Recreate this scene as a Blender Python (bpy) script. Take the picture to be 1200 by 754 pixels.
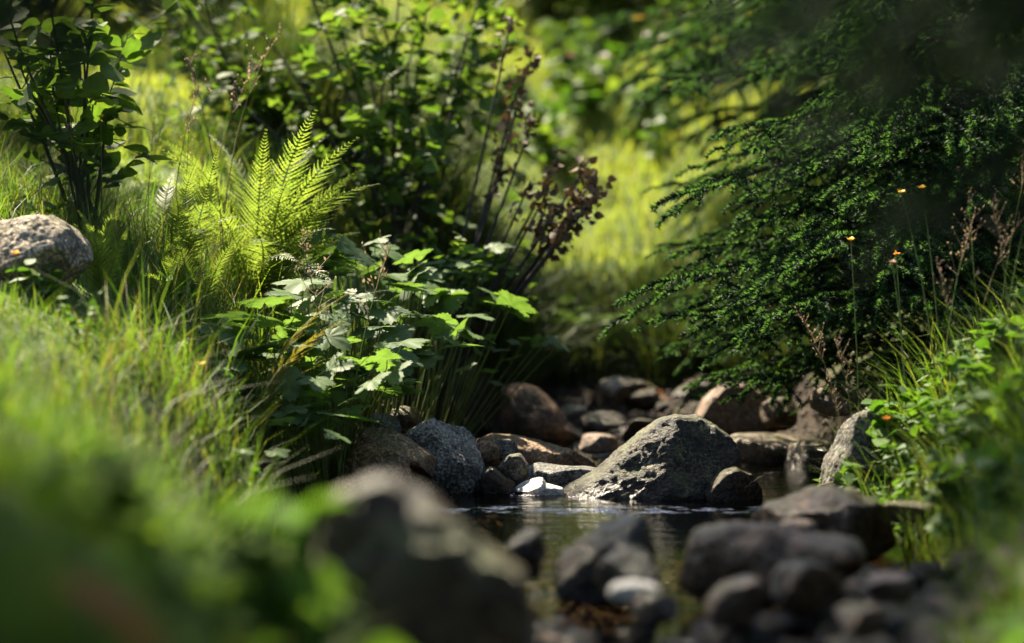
import bpy, math, random
import numpy as np
from mathutils import Vector, Matrix

# ------------------------------------------------------------------ camera, sky, sun, exposure
for o in list(bpy.data.objects):
    bpy.data.objects.remove(o)
SC = bpy.context.scene
COL = SC.collection
CAM_H, PITCH, F = 0.633, math.radians(-2.0), 2833.3
cam_d = bpy.data.cameras.new('camera')
cam = bpy.data.objects.new('camera', cam_d)
COL.objects.link(cam)
cam.location = (0, 0, CAM_H)
cam.rotation_euler = (math.pi / 2 + PITCH, 0, 0)
cam_d.sensor_width = 36.0
cam_d.lens = 85.0
cam_d.clip_start = 0.05
cam_d.clip_end = 2000
cam_d.dof.use_dof = True
cam_d.dof.focus_distance = 5.98
cam_d.dof.aperture_fstop = 1.55
SC.camera = cam

SUN_EL, SUN_AZ = math.radians(50), math.radians(-30)      # azimuth from +Y towards +X
world = bpy.data.worlds.new('World')
SC.world = world
world.use_nodes = True
wn = world.node_tree.nodes
wl = world.node_tree.links
wn.clear()
sky = wn.new('ShaderNodeTexSky')
sky.sky_type = 'NISHITA'
sky.sun_disc = False
sky.sun_elevation = SUN_EL
sky.sun_rotation = SUN_AZ
wbg = wn.new('ShaderNodeBackground')
wbg.inputs['Strength'].default_value = 0.06
wout = wn.new('ShaderNodeOutputWorld')
wl.new(sky.outputs[0], wbg.inputs['Color'])
wl.new(wbg.outputs[0], wout.inputs['Surface'])

sd = bpy.data.lights.new('sun', 'SUN')
sd.energy = 4.6
sd.angle = math.radians(0.6)
sd.color = (1.0, 0.88, 0.68)
sun = bpy.data.objects.new('sun', sd)
COL.objects.link(sun)
SUN_DIR = Vector((math.sin(SUN_AZ) * math.cos(SUN_EL), math.cos(SUN_AZ) * math.cos(SUN_EL), math.sin(SUN_EL)))
sun.rotation_euler = SUN_DIR.to_track_quat('Z', 'Y').to_euler()
sun.location = (-6, 6, 9)

vs = SC.view_settings
vs.view_transform = 'Standard'
vs.look = 'None'
vs.gamma = 1.0
vs.exposure = 2.5
vs.use_curve_mapping = False
SC.cycles.use_denoising = True
SC.cycles.max_bounces = 8
SC.cycles.transparent_max_bounces = 8
SC.cycles.diffuse_bounces = 4
SC.cycles.sample_clamp_indirect = 6.0
SC.cycles.caustics_reflective = False
SC.cycles.caustics_refractive = False

rng = np.random.default_rng(7)
TAU = 2 * math.pi


# ------------------------------------------------------------------ small maths
def smooth(t):
    t = np.clip(t, 0, 1)
    return t * t * (3 - 2 * t)


def _hash(ix, iy, iz, seed):
    n = (ix * 374761393 + iy * 668265263 + iz * 2147483647 + seed * 1274126177) & 0xFFFFFFFF
    n = ((n ^ (n >> 13)) * 1274126177) & 0xFFFFFFFF
    n = ((n ^ (n >> 16)) * 2246822519) & 0xFFFFFFFF
    return ((n ^ (n >> 15)) & 0xFFFFFF) / float(0xFFFFFF)


def noise3(p, seed=0):
    p = np.asarray(p, float)
    i = np.floor(p).astype(np.int64)
    f = p - i
    u = f * f * (3 - 2 * f)
    r = 0
    for dx in (0, 1):
        for dy in (0, 1):
            for dz in (0, 1):
                w = (u[:, 0] if dx else 1 - u[:, 0]) * (u[:, 1] if dy else 1 - u[:, 1]) * (u[:, 2] if dz else 1 - u[:, 2])
                r = r + w * _hash(i[:, 0] + dx, i[:, 1] + dy, i[:, 2] + dz, seed)
    return r * 2 - 1


def fbm(p, octaves=4, seed=0, gain=0.5):
    a, s, r = 1.0, 1.0, 0
    for k in range(octaves):
        r = r + a * noise3(np.asarray(p) * s + 17.3 * k, seed + k)
        a *= gain
        s *= 2.03
    return r


def ridged(p, octaves=4, seed=0, gain=0.5):
    a, s, r = 1.0, 1.0, 0
    for k in range(octaves):
        r = r + a * (1 - 2 * np.abs(noise3(np.asarray(p) * s + 11.7 * k, seed + k)))
        a *= gain
        s *= 2.1
    return r


def P(px, py, y):
    """the point at distance y that the photograph shows at (px, py) of 1200 x 754"""
    u, v = (px - 600) / F, (377 - py) / F
    c, s = math.cos(PITCH), math.sin(PITCH)
    dy, dz = c - v * s, s + v * c
    t = y / dy
    return Vector((u * t, y, CAM_H + dz * t))


# ------------------------------------------------------------------ terrain
YL = [-6, 0, 2, 2.5, 3.2, 3.8, 4.5, 5.2, 6, 6.6, 7.2, 8.0, 9, 10]
XL = [-.3, -.05, -.04, -.06, -.25, -.38, -.46, -.48, -.42, -.36, -.12, .0, .1, .2]
YR = [-6, 0, 2, 2.5, 3.5, 4.2, 5, 5.6, 6.5, 8, 9, 10]
XR = [.4, .36, .36, .42, .64, .78, .80, .74, .88, .88, .7, .6]
YB = [-6, -4, 0, 3, 3.6, 4.5, 5, 6, 6.6, 7, 8, 9, 10]
ZB = [.1, -.05, -.1, -.09, -.08, -.12, -.13, -.13, -.09, -.03, .05, .1, .16]


def H(x, y, rough=True):
    x = np.atleast_1d(np.asarray(x, float))
    y = np.atleast_1d(np.asarray(y, float))
    xl = np.interp(y, YL, XL)
    xr = np.interp(y, YR, XR)
    dl = np.minimum(np.maximum(0, xl - x), 25)
    dr = np.minimum(np.maximum(0, x - xr), 25)
    kl = np.interp(y, [2.4, 3.2, 4.4, 6.2, 7, 8.5, 9.8], [.22, .40, .40, .20, .25, .3, .7])
    amp = np.interp(y, [1.6, 2.2, 3, 4.6, 5.4, 8.3, 10, 14], [.30, .42, .6, .62, .68, .6, .3, .3])
    ampr = np.interp(y, [2, 4.5, 10, 14], [.34, .5, .45, .3])
    ramp_l = (.26 * np.clip(y - 6.3, 0, 3.4) + .2 * np.clip(y - 9.7, 0, 12)) * (1 - np.exp(-dl / .9))
    back = .42 * smooth((y - 8.75) / .6) + .30 * np.clip(y - 9.4, 0, 36)
    z = np.interp(y, YB, ZB)
    z = z + .085 * smooth((x - .12) / .3) * np.exp(-((y - 3.9) / .55) ** 2) * (dr <= 0)
    z = z + amp * (1 - np.exp(-dl / kl)) + .06 * dl
    z = z + ampr * (1 - np.exp(-dr / .22)) + .08 * dr
    z = z + np.maximum(ramp_l, back)
    if rough:
        p = np.stack([x, y, np.zeros_like(x)], 1)
        bank = np.clip((dl + dr) / .3, 0, 1)
        z = z + fbm(p * 2.2, 3, 3) * (.012 + .035 * bank) + fbm(p * 9, 2, 9) * (.008 + .006 * bank)
        far = smooth((y - 14) / 30)
        z = z + far * fbm(p * .12, 3, 21) * .8
    return z


def gz(x, y):
    return float(H(x, y)[0])


def G(px, y, dz=0.0):
    x = (px - 600) / F * y
    return Vector((x, y, gz(x, y) + dz))


# ------------------------------------------------------------------ mesh building
class MB:
    def __init__(self):
        self.v, self.f, self.n = [], {}, 0

    def add(self, v, *faces, mi=0):
        v = np.asarray(v, float).reshape(-1, 3)
        for f in faces:
            f = np.asarray(f, np.int64)
            if f.size:
                self.f.setdefault((f.shape[1], mi), []).append(f + self.n)
        self.v.append(v)
        self.n += len(v)

    def mesh(self, name, mats, smooth_=True):
        me = bpy.data.meshes.new(name)
        v = np.concatenate(self.v).astype(np.float32)
        me.vertices.add(len(v))
        me.vertices.foreach_set('co', v.ravel())
        loops, starts, mis, at = [], [], [], 0
        for (k, mi), fs in self.f.items():
            a = np.concatenate(fs)
            loops.append(a.ravel())
            starts.append(at + np.arange(len(a)) * k)
            mis.append(np.full(len(a), mi))
            at += a.size
        me.loops.add(at)
        me.loops.foreach_set('vertex_index', np.concatenate(loops).astype(np.int32))
        st = np.concatenate(starts).astype(np.int32)
        me.polygons.add(len(st))
        me.polygons.foreach_set('loop_start', st)
        me.polygons.foreach_set('material_index', np.concatenate(mis).astype(np.int32))
        me.polygons.foreach_set('use_smooth', np.full(len(st), smooth_))
        me.update(calc_edges=True)
        for m in (mats if isinstance(mats, (list, tuple)) else [mats]):
            me.materials.append(m)
        return me

    def build(self, name, mats, parent=None, loc=None, smooth_=True):
        o = bpy.data.objects.new(name, self.mesh(name, mats, smooth_))
        COL.objects.link(o)
        if parent is not None:
            o.parent = parent
        if loc is not None:
            o.location = loc
        return o


def link(name, mesh, parent=None, loc=(0, 0, 0), rot=(0, 0, 0), scale=1.0):
    o = bpy.data.objects.new(name, mesh)
    COL.objects.link(o)
    o.parent = parent
    o.location = loc
    o.rotation_euler = rot
    o.scale = (scale,) * 3 if isinstance(scale, (int, float)) else scale
    return o


def tag(o, label=None, cat=None, group=None, kind=None):
    if label:
        n = len(label.split())
        assert 4 <= n <= 16, (n, label)
        o['label'] = label
    if cat:
        o['category'] = cat
    if group:
        o['group'] = group
    if kind:
        o['kind'] = kind
    return o


def thing(name, label, cat, loc=(0, 0, 0), rotz=0.0, group=None):
    o = bpy.data.objects.new(name, None)
    o.empty_display_size = .05
    COL.objects.link(o)
    o.location = loc
    o.rotation_euler = (0, 0, rotz)
    return tag(o, label, cat, group)


def copy_tree(o, parent=None):
    c = o.copy()
    COL.objects.link(c)
    if parent is not None:
        c.parent = parent
    for ch in [x for x in o.children]:
        copy_tree(ch, c)
    return c


def tube(mb, pts, radii, sides=6, mi=0):
    pts = np.asarray([tuple(p) for p in pts], float)
    radii = np.broadcast_to(np.asarray(radii, float), (len(pts),))
    t = np.gradient(pts, axis=0)
    t /= np.linalg.norm(t, axis=1, keepdims=True) + 1e-9
    ref = np.array([0.31, 0.17, 0.93])
    a = np.cross(t, ref)
    a /= np.linalg.norm(a, axis=1, keepdims=True) + 1e-9
    b = np.cross(t, a)
    ang = np.arange(sides) / sides * TAU
    ring = pts[:, None] + radii[:, None, None] * (a[:, None] * np.cos(ang)[None, :, None] + b[:, None] * np.sin(ang)[None, :, None])
    n = len(pts)
    i = np.arange(n - 1)[:, None] * sides
    j = np.arange(sides)[None]
    k = (j + 1) % sides
    q = np.stack([i + j, i + k, i + sides + k, i + sides + j], -1).reshape(-1, 4)
    mb.add(ring.reshape(-1, 3), q, mi=mi)


def bez(p0, p1, p2, p3, n=12):
    t = np.linspace(0, 1, n)[:, None]
    p0, p1, p2, p3 = [np.asarray(tuple(p), float) for p in (p0, p1, p2, p3)]
    return (1 - t) ** 3 * p0 + 3 * (1 - t) ** 2 * t * p1 + 3 * (1 - t) * t * t * p2 + t ** 3 * p3


def frames(direction, up):
    """rows: x along direction, y side, z up-ish ; arrays (n,3)"""
    d = direction / (np.linalg.norm(direction, axis=1, keepdims=True) + 1e-9)
    s = np.cross(up, d)
    s /= np.linalg.norm(s, axis=1, keepdims=True) + 1e-9
    u = np.cross(d, s)
    return np.stack([d, s, u], 1)


def scatter(mb, tv, tf, pos, fr, scale, mi=0):
    tv = np.asarray(tv, float)
    n, k = len(pos), len(tv)
    if n == 0:
        return
    scale = np.asarray(scale, float)
    if scale.ndim == 1:
        scale = np.stack([scale] * 3, 1)
    v = np.einsum('nkj,njc->nkc', tv[None] * scale[:, None, :], fr) + pos[:, None]
    off = (np.arange(n) * k)[:, None, None]
    mb.add(v.reshape(-1, 3), *[(np.asarray(f)[None] + off).reshape(-1, np.asarray(f).shape[1]) for f in tf], mi=mi)


def leaf_template(rows=5, widths=(.06, .34, .40, .28, .02), fold=.10, curl=.18, tooth=0.0):
    """leaf along +x, unit length, rows of left / midrib / right"""
    v, q = [], []
    for i in range(rows):
        t = i / (rows - 1)
        w = widths[i]
        z = -curl * t * t + curl * .3 * t
        v += [(t - (.05 if 0 < i < rows - 1 else 0) + tooth * (i % 2), w, z + fold * w), (t, 0, z), (t - (.05 if 0 < i < rows - 1 else 0) + tooth * (i % 2), -w, z + fold * w)]
    for i in range(rows - 1):
        a = i * 3
        q += [(a, a + 1, a + 4, a + 3), (a + 1, a + 2, a + 5, a + 4)]
    return np.array(v), [np.array(q)]


OVATE = leaf_template()
ROUND = leaf_template(widths=(.10, .42, .5, .40, .06), fold=.14, curl=.12)
LANCE = leaf_template(widths=(.03, .13, .16, .10, .01), fold=.25, curl=.35)


def rand_unit(n, r=None):
    r = r or rng
    v = r.normal(size=(n, 3))
    return v / np.linalg.norm(v, axis=1, keepdims=True)


# ------------------------------------------------------------------ materials
def new_mat(name):
    m = bpy.data.materials.new(name)
    m.use_nodes = True
    m.node_tree.nodes.clear()
    return m, m.node_tree.nodes, m.node_tree.links


def ramp(N, L, src, stops, interp='LINEAR'):
    r = N.new('ShaderNodeValToRGB')
    r.color_ramp.interpolation = interp
    els = r.color_ramp.elements
    while len(els) < len(stops):
        els.new(0.5)
    for e, (p, c) in zip(els, stops):
        e.position = p
        e.color = (*c, 1) if len(c) == 3 else c
    L.new(src, r.inputs[0])
    return r.outputs[0]


def noise_node(N, L, scale, detail=4, rough=.55, vec=None, dist=0.0):
    n = N.new('ShaderNodeTexNoise')
    n.inputs['Scale'].default_value = scale
    n.inputs['Detail'].default_value = detail
    n.inputs['Roughness'].default_value = rough
    n.inputs['Distortion'].default_value = dist
    if vec is not None:
        L.new(vec, n.inputs['Vector'])
    return n.outputs[0]


def mixc(N, L, fac, a, b, mode='MIX'):
    m = N.new('ShaderNodeMix')
    m.data_type = 'RGBA'
    m.blend_type = mode
    for sock, val in ((m.inputs[0], fac), (m.inputs[6], a), (m.inputs[7], b)):
        if isinstance(val, (int, float)):
            sock.default_value = val
        elif isinstance(val, tuple):
            sock.default_value = (*val, 1) if len(val) == 3 else val
        else:
            L.new(val, sock)
    return m.outputs[2]


def mathn(N, L, op, a, b=0.0, clamp=False):
    m = N.new('ShaderNodeMath')
    m.operation = op
    m.use_clamp = clamp
    for s, v in ((m.inputs[0], a), (m.inputs[1], b)):
        if isinstance(v, (int, float)):
            s.default_value = v
        else:
            L.new(v, s)
    return m.outputs[0]


def leaf_mat(name, colours, trans=0.42, trans_tint=(1.25, 1.15, .35), rough=.42, spec=.5, veins=False, spots=None):
    """a leaf: waxy top, sun glowing through. colours: stops over the random tint of each leaf"""
    colours = [(c[0] * 1.12, c[1] * 1.03, c[2] * 1.15) for c in colours]
    m, N, L = new_mat(name)
    geo = N.new('ShaderNodeNewGeometry')
    col = ramp(N, L, geo.outputs['Random Per Island'], [(i / max(1, len(colours) - 1), c) for i, c in enumerate(colours)])
    tc = N.new('ShaderNodeTexCoord')
    nz = noise_node(N, L, 38, 3, .6, tc.outputs['Object'])
    col = mixc(N, L, 1.0, col, ramp(N, L, nz, [(.3, (.72, .75, .7)), (.7, (1.2, 1.18, 1.1))]), 'MULTIPLY')
    if spots:
        sp = ramp(N, L, noise_node(N, L, 24, 3, .6, tc.outputs['Object']), [(.60, (0, 0, 0)), (.72, (1, 1, 1))])
        col = mixc(N, L, sp, col, spots)
    p = N.new('ShaderNodeBsdfPrincipled')
    L.new(col, p.inputs['Base Color'])
    p.inputs['Roughness'].default_value = rough
    p.inputs['Specular IOR Level'].default_value = spec
    b = N.new('ShaderNodeBump')
    b.inputs['Strength'].default_value = .25
    b.inputs['Distance'].default_value = .004
    L.new(nz, b.inputs['Height'])
    L.new(b.outputs[0], p.inputs['Normal'])
    t = N.new('ShaderNodeBsdfTranslucent')
    L.new(mixc(N, L, 1.0, col, trans_tint, 'MULTIPLY'), t.inputs['Color'])
    mx = N.new('ShaderNodeMixShader')
    mx.inputs[0].default_value = trans
    L.new(p.outputs[0], mx.inputs[1])
    L.new(t.outputs[0], mx.inputs[2])
    o = N.new('ShaderNodeOutputMaterial')
    L.new(mx.outputs[0], o.inputs[0])
    return m


def bark_mat(name, c1, c2, scale=30, rough=.85):
    m, N, L = new_mat(name)
    tc = N.new('ShaderNodeTexCoord')
    n = noise_node(N, L, scale, 5, .65, tc.outputs['Object'])
    p = N.new('ShaderNodeBsdfPrincipled')
    L.new(ramp(N, L, n, [(.3, c1), (.7, c2)]), p.inputs['Base Color'])
    p.inputs['Roughness'].default_value = rough
    p.inputs['Specular IOR Level'].default_value = .25
    b = N.new('ShaderNodeBump')
    b.inputs['Strength'].default_value = .6
    b.inputs['Distance'].default_value = .01
    L.new(n, b.inputs['Height'])
    L.new(b.outputs[0], p.inputs['Normal'])
    o = N.new('ShaderNodeOutputMaterial')
    L.new(p.outputs[0], o.inputs[0])
    return m


def rock_mat(name, dark, light, speck=.5, lichen=(.30, .28, .2), lichen_amt=.25, moss_amt=.25, scale=1.0, wet=True, rough=.78, warm=None):
    m, N, L = new_mat(name)
    tc = N.new('ShaderNodeTexCoord')
    oi = N.new('ShaderNodeObjectInfo')
    va = N.new('ShaderNodeVectorMath')
    va.operation = 'ADD'
    L.new(tc.outputs['Object'], va.inputs[0])
    L.new(oi.outputs['Location'], va.inputs[1])
    vec = va.outputs[0]
    big = noise_node(N, L, 7 * scale, 4, .6, vec, .6)
    col = ramp(N, L, big, [(.32, dark), (.68, light)])
    if warm:
        wv = ramp(N, L, noise_node(N, L, 11 * scale, 3, .6, vec, .3), [(.45, (0, 0, 0)), (.65, (1, 1, 1))])
        col = mixc(N, L, wv, col, warm)
    # mineral grains
    grain = noise_node(N, L, 125 * scale, 3, .75, vec)
    col = mixc(N, L, speck, col, mixc(N, L, 1.0, col, ramp(N, L, grain, [(.41, (.18, .18, .18)), (.50, (.9, .9, .9)), (.58, (2.0, 1.9, 1.7)), (.64, (3.2, 3.0, 2.6))]), 'MULTIPLY'))
    fine = noise_node(N, L, 60 * scale, 5, .7, vec)
    col = mixc(N, L, .55, col, mixc(N, L, 1.0, col, ramp(N, L, fine, [(.35, (.4, .4, .4)), (.65, (1.6, 1.55, 1.45))]), 'MULTIPLY'))
    # lichen crusts
    lm = ramp(N, L, noise_node(N, L, 22 * scale, 5, .7, vec, .4), [(.58, (0, 0, 0)), (.66, (1, 1, 1))])
    col = mixc(N, L, mathn(N, L, 'MULTIPLY', lm, lichen_amt), col, lichen)
    # moss where dirt lies
    geo = N.new('ShaderNodeNewGeometry')
    sx = N.new('ShaderNodeSeparateXYZ')
    L.new(geo.outputs['Normal'], sx.inputs[0])
    mm = ramp(N, L, mathn(N, L, 'ADD', mathn(N, L, 'MULTIPLY', sx.outputs[2], .25), noise_node(N, L, 9 * scale, 5, .7, vec)), [(.66, (0, 0, 0)), (.76, (1, 1, 1))])
    col = mixc(N, L, mathn(N, L, 'MULTIPLY', mm, moss_amt), col, (.075, .085, .02))
    p = N.new('ShaderNodeBsdfPrincipled')
    p.inputs['Specular IOR Level'].default_value = .25
    rg = rough
    if wet:
        sp = N.new('ShaderNodeSeparateXYZ')
        L.new(geo.outputs['Position'], sp.inputs[0])
        w = mathn(N, L, 'ADD', sp.outputs[2], mathn(N, L, 'MULTIPLY', big, .06))
        wm = ramp(N, L, w, [(.045, (1, 1, 1)), (.085, (0, 0, 0))])
        col = mixc(N, L, wm, col, mixc(N, L, 1.0, col, (.38, .37, .36), 'MULTIPLY'))
        rr = N.new('ShaderNodeMapRange')
        rr.inputs['To Min'].default_value = rough
        rr.inputs['To Max'].default_value = .22
        L.new(wm, rr.inputs[0])
        L.new(rr.outputs[0], p.inputs['Roughness'])
    else:
        p.inputs['Roughness'].default_value = rg
    L.new(col, p.inputs['Base Color'])
    h = mathn(N, L, 'ADD', mathn(N, L, 'MULTIPLY', fine, .7), mathn(N, L, 'MULTIPLY', grain, .3))
    b = N.new('ShaderNodeBump')
    b.inputs['Strength'].default_value = 1.0
    b.inputs['Distance'].default_value = .022
    L.new(h, b.inputs['Height'])
    L.new(b.outputs[0], p.inputs['Normal'])
    o = N.new('ShaderNodeOutputMaterial')
    L.new(p.outputs[0], o.inputs[0])
    return m


def plain_mat(name, c, rough=.6, trans=0.0):
    return leaf_mat(name, [tuple(x * .8 for x in c), tuple(min(1, x * 1.15) for x in c)], trans, (1, 1, 1), rough, .3)


M = {}
M['granite'] = rock_mat('grey granite', (.045, .042, .037), (.14, .13, .11), .75, (.36, .35, .30), .5, .4)
M['mica'] = rock_mat('dark speckled granite', (.075, .073, .068), (.22, .21, .19), .9, (.42, .41, .38), .5, .12, 1.0, True, .55)
M['hero'] = rock_mat('ochre speckled granite', (.015, .013, .009), (.048, .040, .027), .95, (.34, .29, .16), .7, .6, 1.0, True, .6)
M['brown'] = rock_mat('brown gneiss', (.06, .042, .028), (.165, .115, .077), .45, (.33, .27, .19), .3, .2, 1.0, True, .8, (.26, .15, .085))
M['tan'] = rock_mat('tan stream stone', (.034, .022, .011), (.115, .07, .036), .5, (.2, .155, .10), .55, .35, .5, True, .5, (.15, .09, .055))
M['brown_lit'] = rock_mat('brightened brown gneiss', (.10, .068, .043), (.26, .18, .115), .55, (.36, .30, .2), .35, .3, 1.0, True, .75, (.24, .14, .08))  # brown gneiss brightened to make up for shade over these stones
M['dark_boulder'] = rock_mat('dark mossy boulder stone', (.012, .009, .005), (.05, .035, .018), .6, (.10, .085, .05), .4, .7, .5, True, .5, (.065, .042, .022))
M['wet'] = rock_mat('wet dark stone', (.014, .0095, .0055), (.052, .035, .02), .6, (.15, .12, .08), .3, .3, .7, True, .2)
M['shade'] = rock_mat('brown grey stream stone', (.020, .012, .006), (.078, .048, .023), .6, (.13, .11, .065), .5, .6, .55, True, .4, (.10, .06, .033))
M['pale'] = rock_mat('pale stone and reflection white', (.42, .40, .37), (.74, .71, .66), .25, (.6, .58, .5), .2, .0, 1.0, False, .3)  # also the white of the stone that stands for a reflection
M['pinkstone'] = rock_mat('pink feldspar stone', (.15, .10, .07), (.28, .20, .15), .45, (.4, .34, .26), .25, .05, 1.0, False, .6)
M['boulder'] = rock_mat('lichen grey boulder', (.09, .075, .055), (.38, .32, .25), .7, (.07, .06, .03), .85, .5, .9, False, .85)

M['meadow_grass'] = leaf_mat('meadow grass', [(.17, .23, .05), (.22, .27, .06), (.27, .28, .09), (.165, .23, .05), (.30, .29, .12), (.20, .26, .055)], .5, (1.15, 1.3, .36), .6, .2)  # greens brightened to stand in for the hazy glow over the slope
M['bank_grass'] = leaf_mat('bank grass', [(.06, .125, .02), (.10, .16, .028), (.07, .14, .02), (.17, .17, .06), (.08, .15, .025)], .48, (1.15, 1.3, .36), .55, .3)
M['fore_grass'] = leaf_mat('lush foreground grass', [(.06, .135, .02), (.11, .175, .028), (.05, .12, .02), (.15, .175, .04)], .5, (1.15, 1.3, .36), .6, .2)
M['dark_grass'] = leaf_mat('shaded sedge', [(.03, .07, .018), (.05, .09, .02), (.08, .09, .04)], .25, (1.2, 1.15, .4), .65, .12)  # green darkened to stand for shade above the stream
M['straw'] = leaf_mat('dry straw', [(.30, .25, .12), (.22, .19, .08), (.17, .18, .06)], .35, (1.1, 1.0, .6), .6, .3)
M['seed'] = leaf_mat('pale seed heads', [(.36, .27, .19), (.30, .22, .14), (.42, .34, .24)], .3, (1, 1, .8), .7, .2)
M['fern'] = leaf_mat('fern green', [(.11, .16, .038), (.145, .19, .05), (.095, .15, .033)], .58, (1.15, 1.25, .5), .5, .35)
M['fern_dry'] = leaf_mat('yellowing fern', [(.15, .17, .035), (.19, .19, .045), (.14, .16, .035)], .5, (1.2, 1.05, .4), .5, .3)
M['lobed'] = leaf_mat('broad lobed leaf', [(.085, .155, .048), (.115, .185, .06), (.075, .14, .044), (.135, .195, .065)], .5, (1.25, 1.35, .5), .55, .15)
M['shrub'] = leaf_mat('shrub leaf', [(.06, .12, .026), (.09, .155, .034), (.055, .10, .024), (.12, .18, .04)], .5, (1.2, 1.3, .4), .6, .12)
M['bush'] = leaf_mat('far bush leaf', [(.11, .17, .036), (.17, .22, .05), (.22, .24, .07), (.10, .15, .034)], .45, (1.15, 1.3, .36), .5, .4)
M['herb'] = leaf_mat('bank herb leaf', [(.05, .12, .022), (.085, .16, .028), (.055, .125, .024), (.11, .17, .03)], .42, (1.15, 1.3, .36), .6, .2)
M['near_herb'] = leaf_mat('lush near herb leaf', [(.06, .14, .022), (.09, .17, .03), (.06, .12, .02), (.13, .18, .035)], .45, (1.2, 1.3, .5), .75, .08)
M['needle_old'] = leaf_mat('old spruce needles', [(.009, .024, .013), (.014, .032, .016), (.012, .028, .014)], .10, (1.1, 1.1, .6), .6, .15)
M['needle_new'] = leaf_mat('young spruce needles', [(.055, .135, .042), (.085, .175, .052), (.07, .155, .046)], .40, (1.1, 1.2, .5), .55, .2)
M['withered'] = leaf_mat('withered brown leaf', [(.07, .05, .025), (.10, .072, .035), (.05, .036, .019), (.15, .11, .058)], .08, (1.1, .9, .6), .7, .2)
M['orange'] = leaf_mat('rust coloured fern', [(.30, .12, .035), (.36, .15, .05), (.24, .10, .035)], .4, (1.1, .9, .5), .6, .3)
M['bark'] = bark_mat('dark shrub bark', (.018, .015, .012), (.06, .05, .04))
M['spruce_bark'] = bark_mat('spruce bark', (.03, .024, .018), (.10, .08, .065), 18)
M['spruce_twig'] = bark_mat('spruce twig', (.012, .010, .007), (.035, .026, .018), 18)
M['twig'] = bark_mat('brown twig', (.05, .035, .02), (.13, .09, .055), 40)
M['stalk'] = plain_mat('green stalk', (.12, .17, .045), .5, .3)
M['yellow'] = plain_mat('yellow petal', (.75, .48, .03), .5, .35)
M['ochre'] = plain_mat('orange yellow petal', (.62, .28, .03), .5, .35)
M['white'] = plain_mat('white petal', (.72, .69, .64), .5, .35)
M['pink'] = plain_mat('dusty pink bloom', (.46, .26, .18), .6, .3)


# ground
def ground_mat():
    m, N, L = new_mat('bank soil and moss')
    tc = N.new('ShaderNodeTexCoord')
    v = tc.outputs['Object']
    n1 = noise_node(N, L, 1.6, 6, .65, v)
    n2 = noise_node(N, L, 14, 6, .7, v)
    soil = ramp(N, L, n2, [(.3, (.016, .012, .008)), (.55, (.038, .028, .019)), (.75, (.065, .05, .035))])
    turf = ramp(N, L, n2, [(.3, (.05, .08, .02)), (.6, (.10, .14, .035)), (.8, (.16, .17, .06))])
    geo = N.new('ShaderNodeNewGeometry')
    s = N.new('ShaderNodeSeparateXYZ')
    L.new(geo.outputs['Position'], s.inputs[0])
    hz = mathn(N, L, 'ADD', mathn(N, L, 'MULTIPLY', s.outputs[2], 1.6), mathn(N, L, 'SUBTRACT', n1, .5))
    col = mixc(N, L, ramp(N, L, hz, [(.25, (0, 0, 0)), (.7, (1, 1, 1))]), soil, turf)
    p = N.new('ShaderNodeBsdfPrincipled')
    L.new(col, p.inputs['Base Color'])
    p.inputs['Roughness'].default_value = .85
    p.inputs['Specular IOR Level'].default_value = .08
    b = N.new('ShaderNodeBump')
    b.inputs['Strength'].default_value = .9
    b.inputs['Distance'].default_value = .03
    L.new(n2, b.inputs['Height'])
    L.new(b.outputs[0], p.inputs['Normal'])
    o = N.new('ShaderNodeOutputMaterial')
    L.new(p.outputs[0], o.inputs[0])
    return m


def water_mat():
    m, N, L = new_mat('clear brown stream water')
    tc = N.new('ShaderNodeTexCoord')
    mp = N.new('ShaderNodeMapping')
    L.new(tc.outputs['Object'], mp.inputs[0])
    mp.inputs['Scale'].default_value = (1, 2.6, 1)
    n1 = noise_node(N, L, 7, 3, .5, mp.outputs[0], .4)
    n2 = noise_node(N, L, 34, 3, .6, mp.outputs[0], .3)
    # livelier water where the stream pours in below the boulder
    sp = N.new('ShaderNodeSeparateXYZ')
    L.new(tc.outputs['Object'], sp.inputs[0])
    d = mathn(N, L, 'ABSOLUTE', mathn(N, L, 'SUBTRACT', sp.outputs[1], 5.60))
    rif = ramp(N, L, d, [(.0, (1, 1, 1)), (.11, (0, 0, 0))])
    b1 = N.new('ShaderNodeBump')
    b1.inputs['Strength'].default_value = .25
    b1.inputs['Distance'].default_value = .02
    L.new(n1, b1.inputs['Height'])
    b2 = N.new('ShaderNodeBump')
    b2.inputs['Distance'].default_value = .03
    gate = ramp(N, L, noise_node(N, L, 16, 2, .5, tc.outputs['Object']), [(.48, (0, 0, 0)), (.60, (1, 1, 1))])
    L.new(mathn(N, L, 'ADD', mathn(N, L, 'MULTIPLY', mathn(N, L, 'MULTIPLY', rif, gate), .95), .03), b2.inputs['Strength'])
    L.new(n2, b2.inputs['Height'])
    L.new(b1.outputs[0], b2.inputs['Normal'])
    g = N.new('ShaderNodeBsdfGlossy')
    g.inputs['Roughness'].default_value = .03
    L.new(b2.outputs[0], g.inputs['Normal'])
    t = N.new('ShaderNodeBsdfTransparent')
    t.inputs['Color'].default_value = (.50, .42, .30, 1)
    fr = N.new('ShaderNodeFresnel')
    fr.inputs['IOR'].default_value = 1.33
    L.new(b1.outputs[0], fr.inputs['Normal'])
    mx = N.new('ShaderNodeMixShader')
    L.new(fr.outputs[0], mx.inputs[0])
    L.new(t.outputs[0], mx.inputs[1])
    L.new(g.outputs[0], mx.inputs[2])
    o = N.new('ShaderNodeOutputMaterial')
    L.new(mx.outputs[0], o.inputs[0])
    return m


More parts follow.
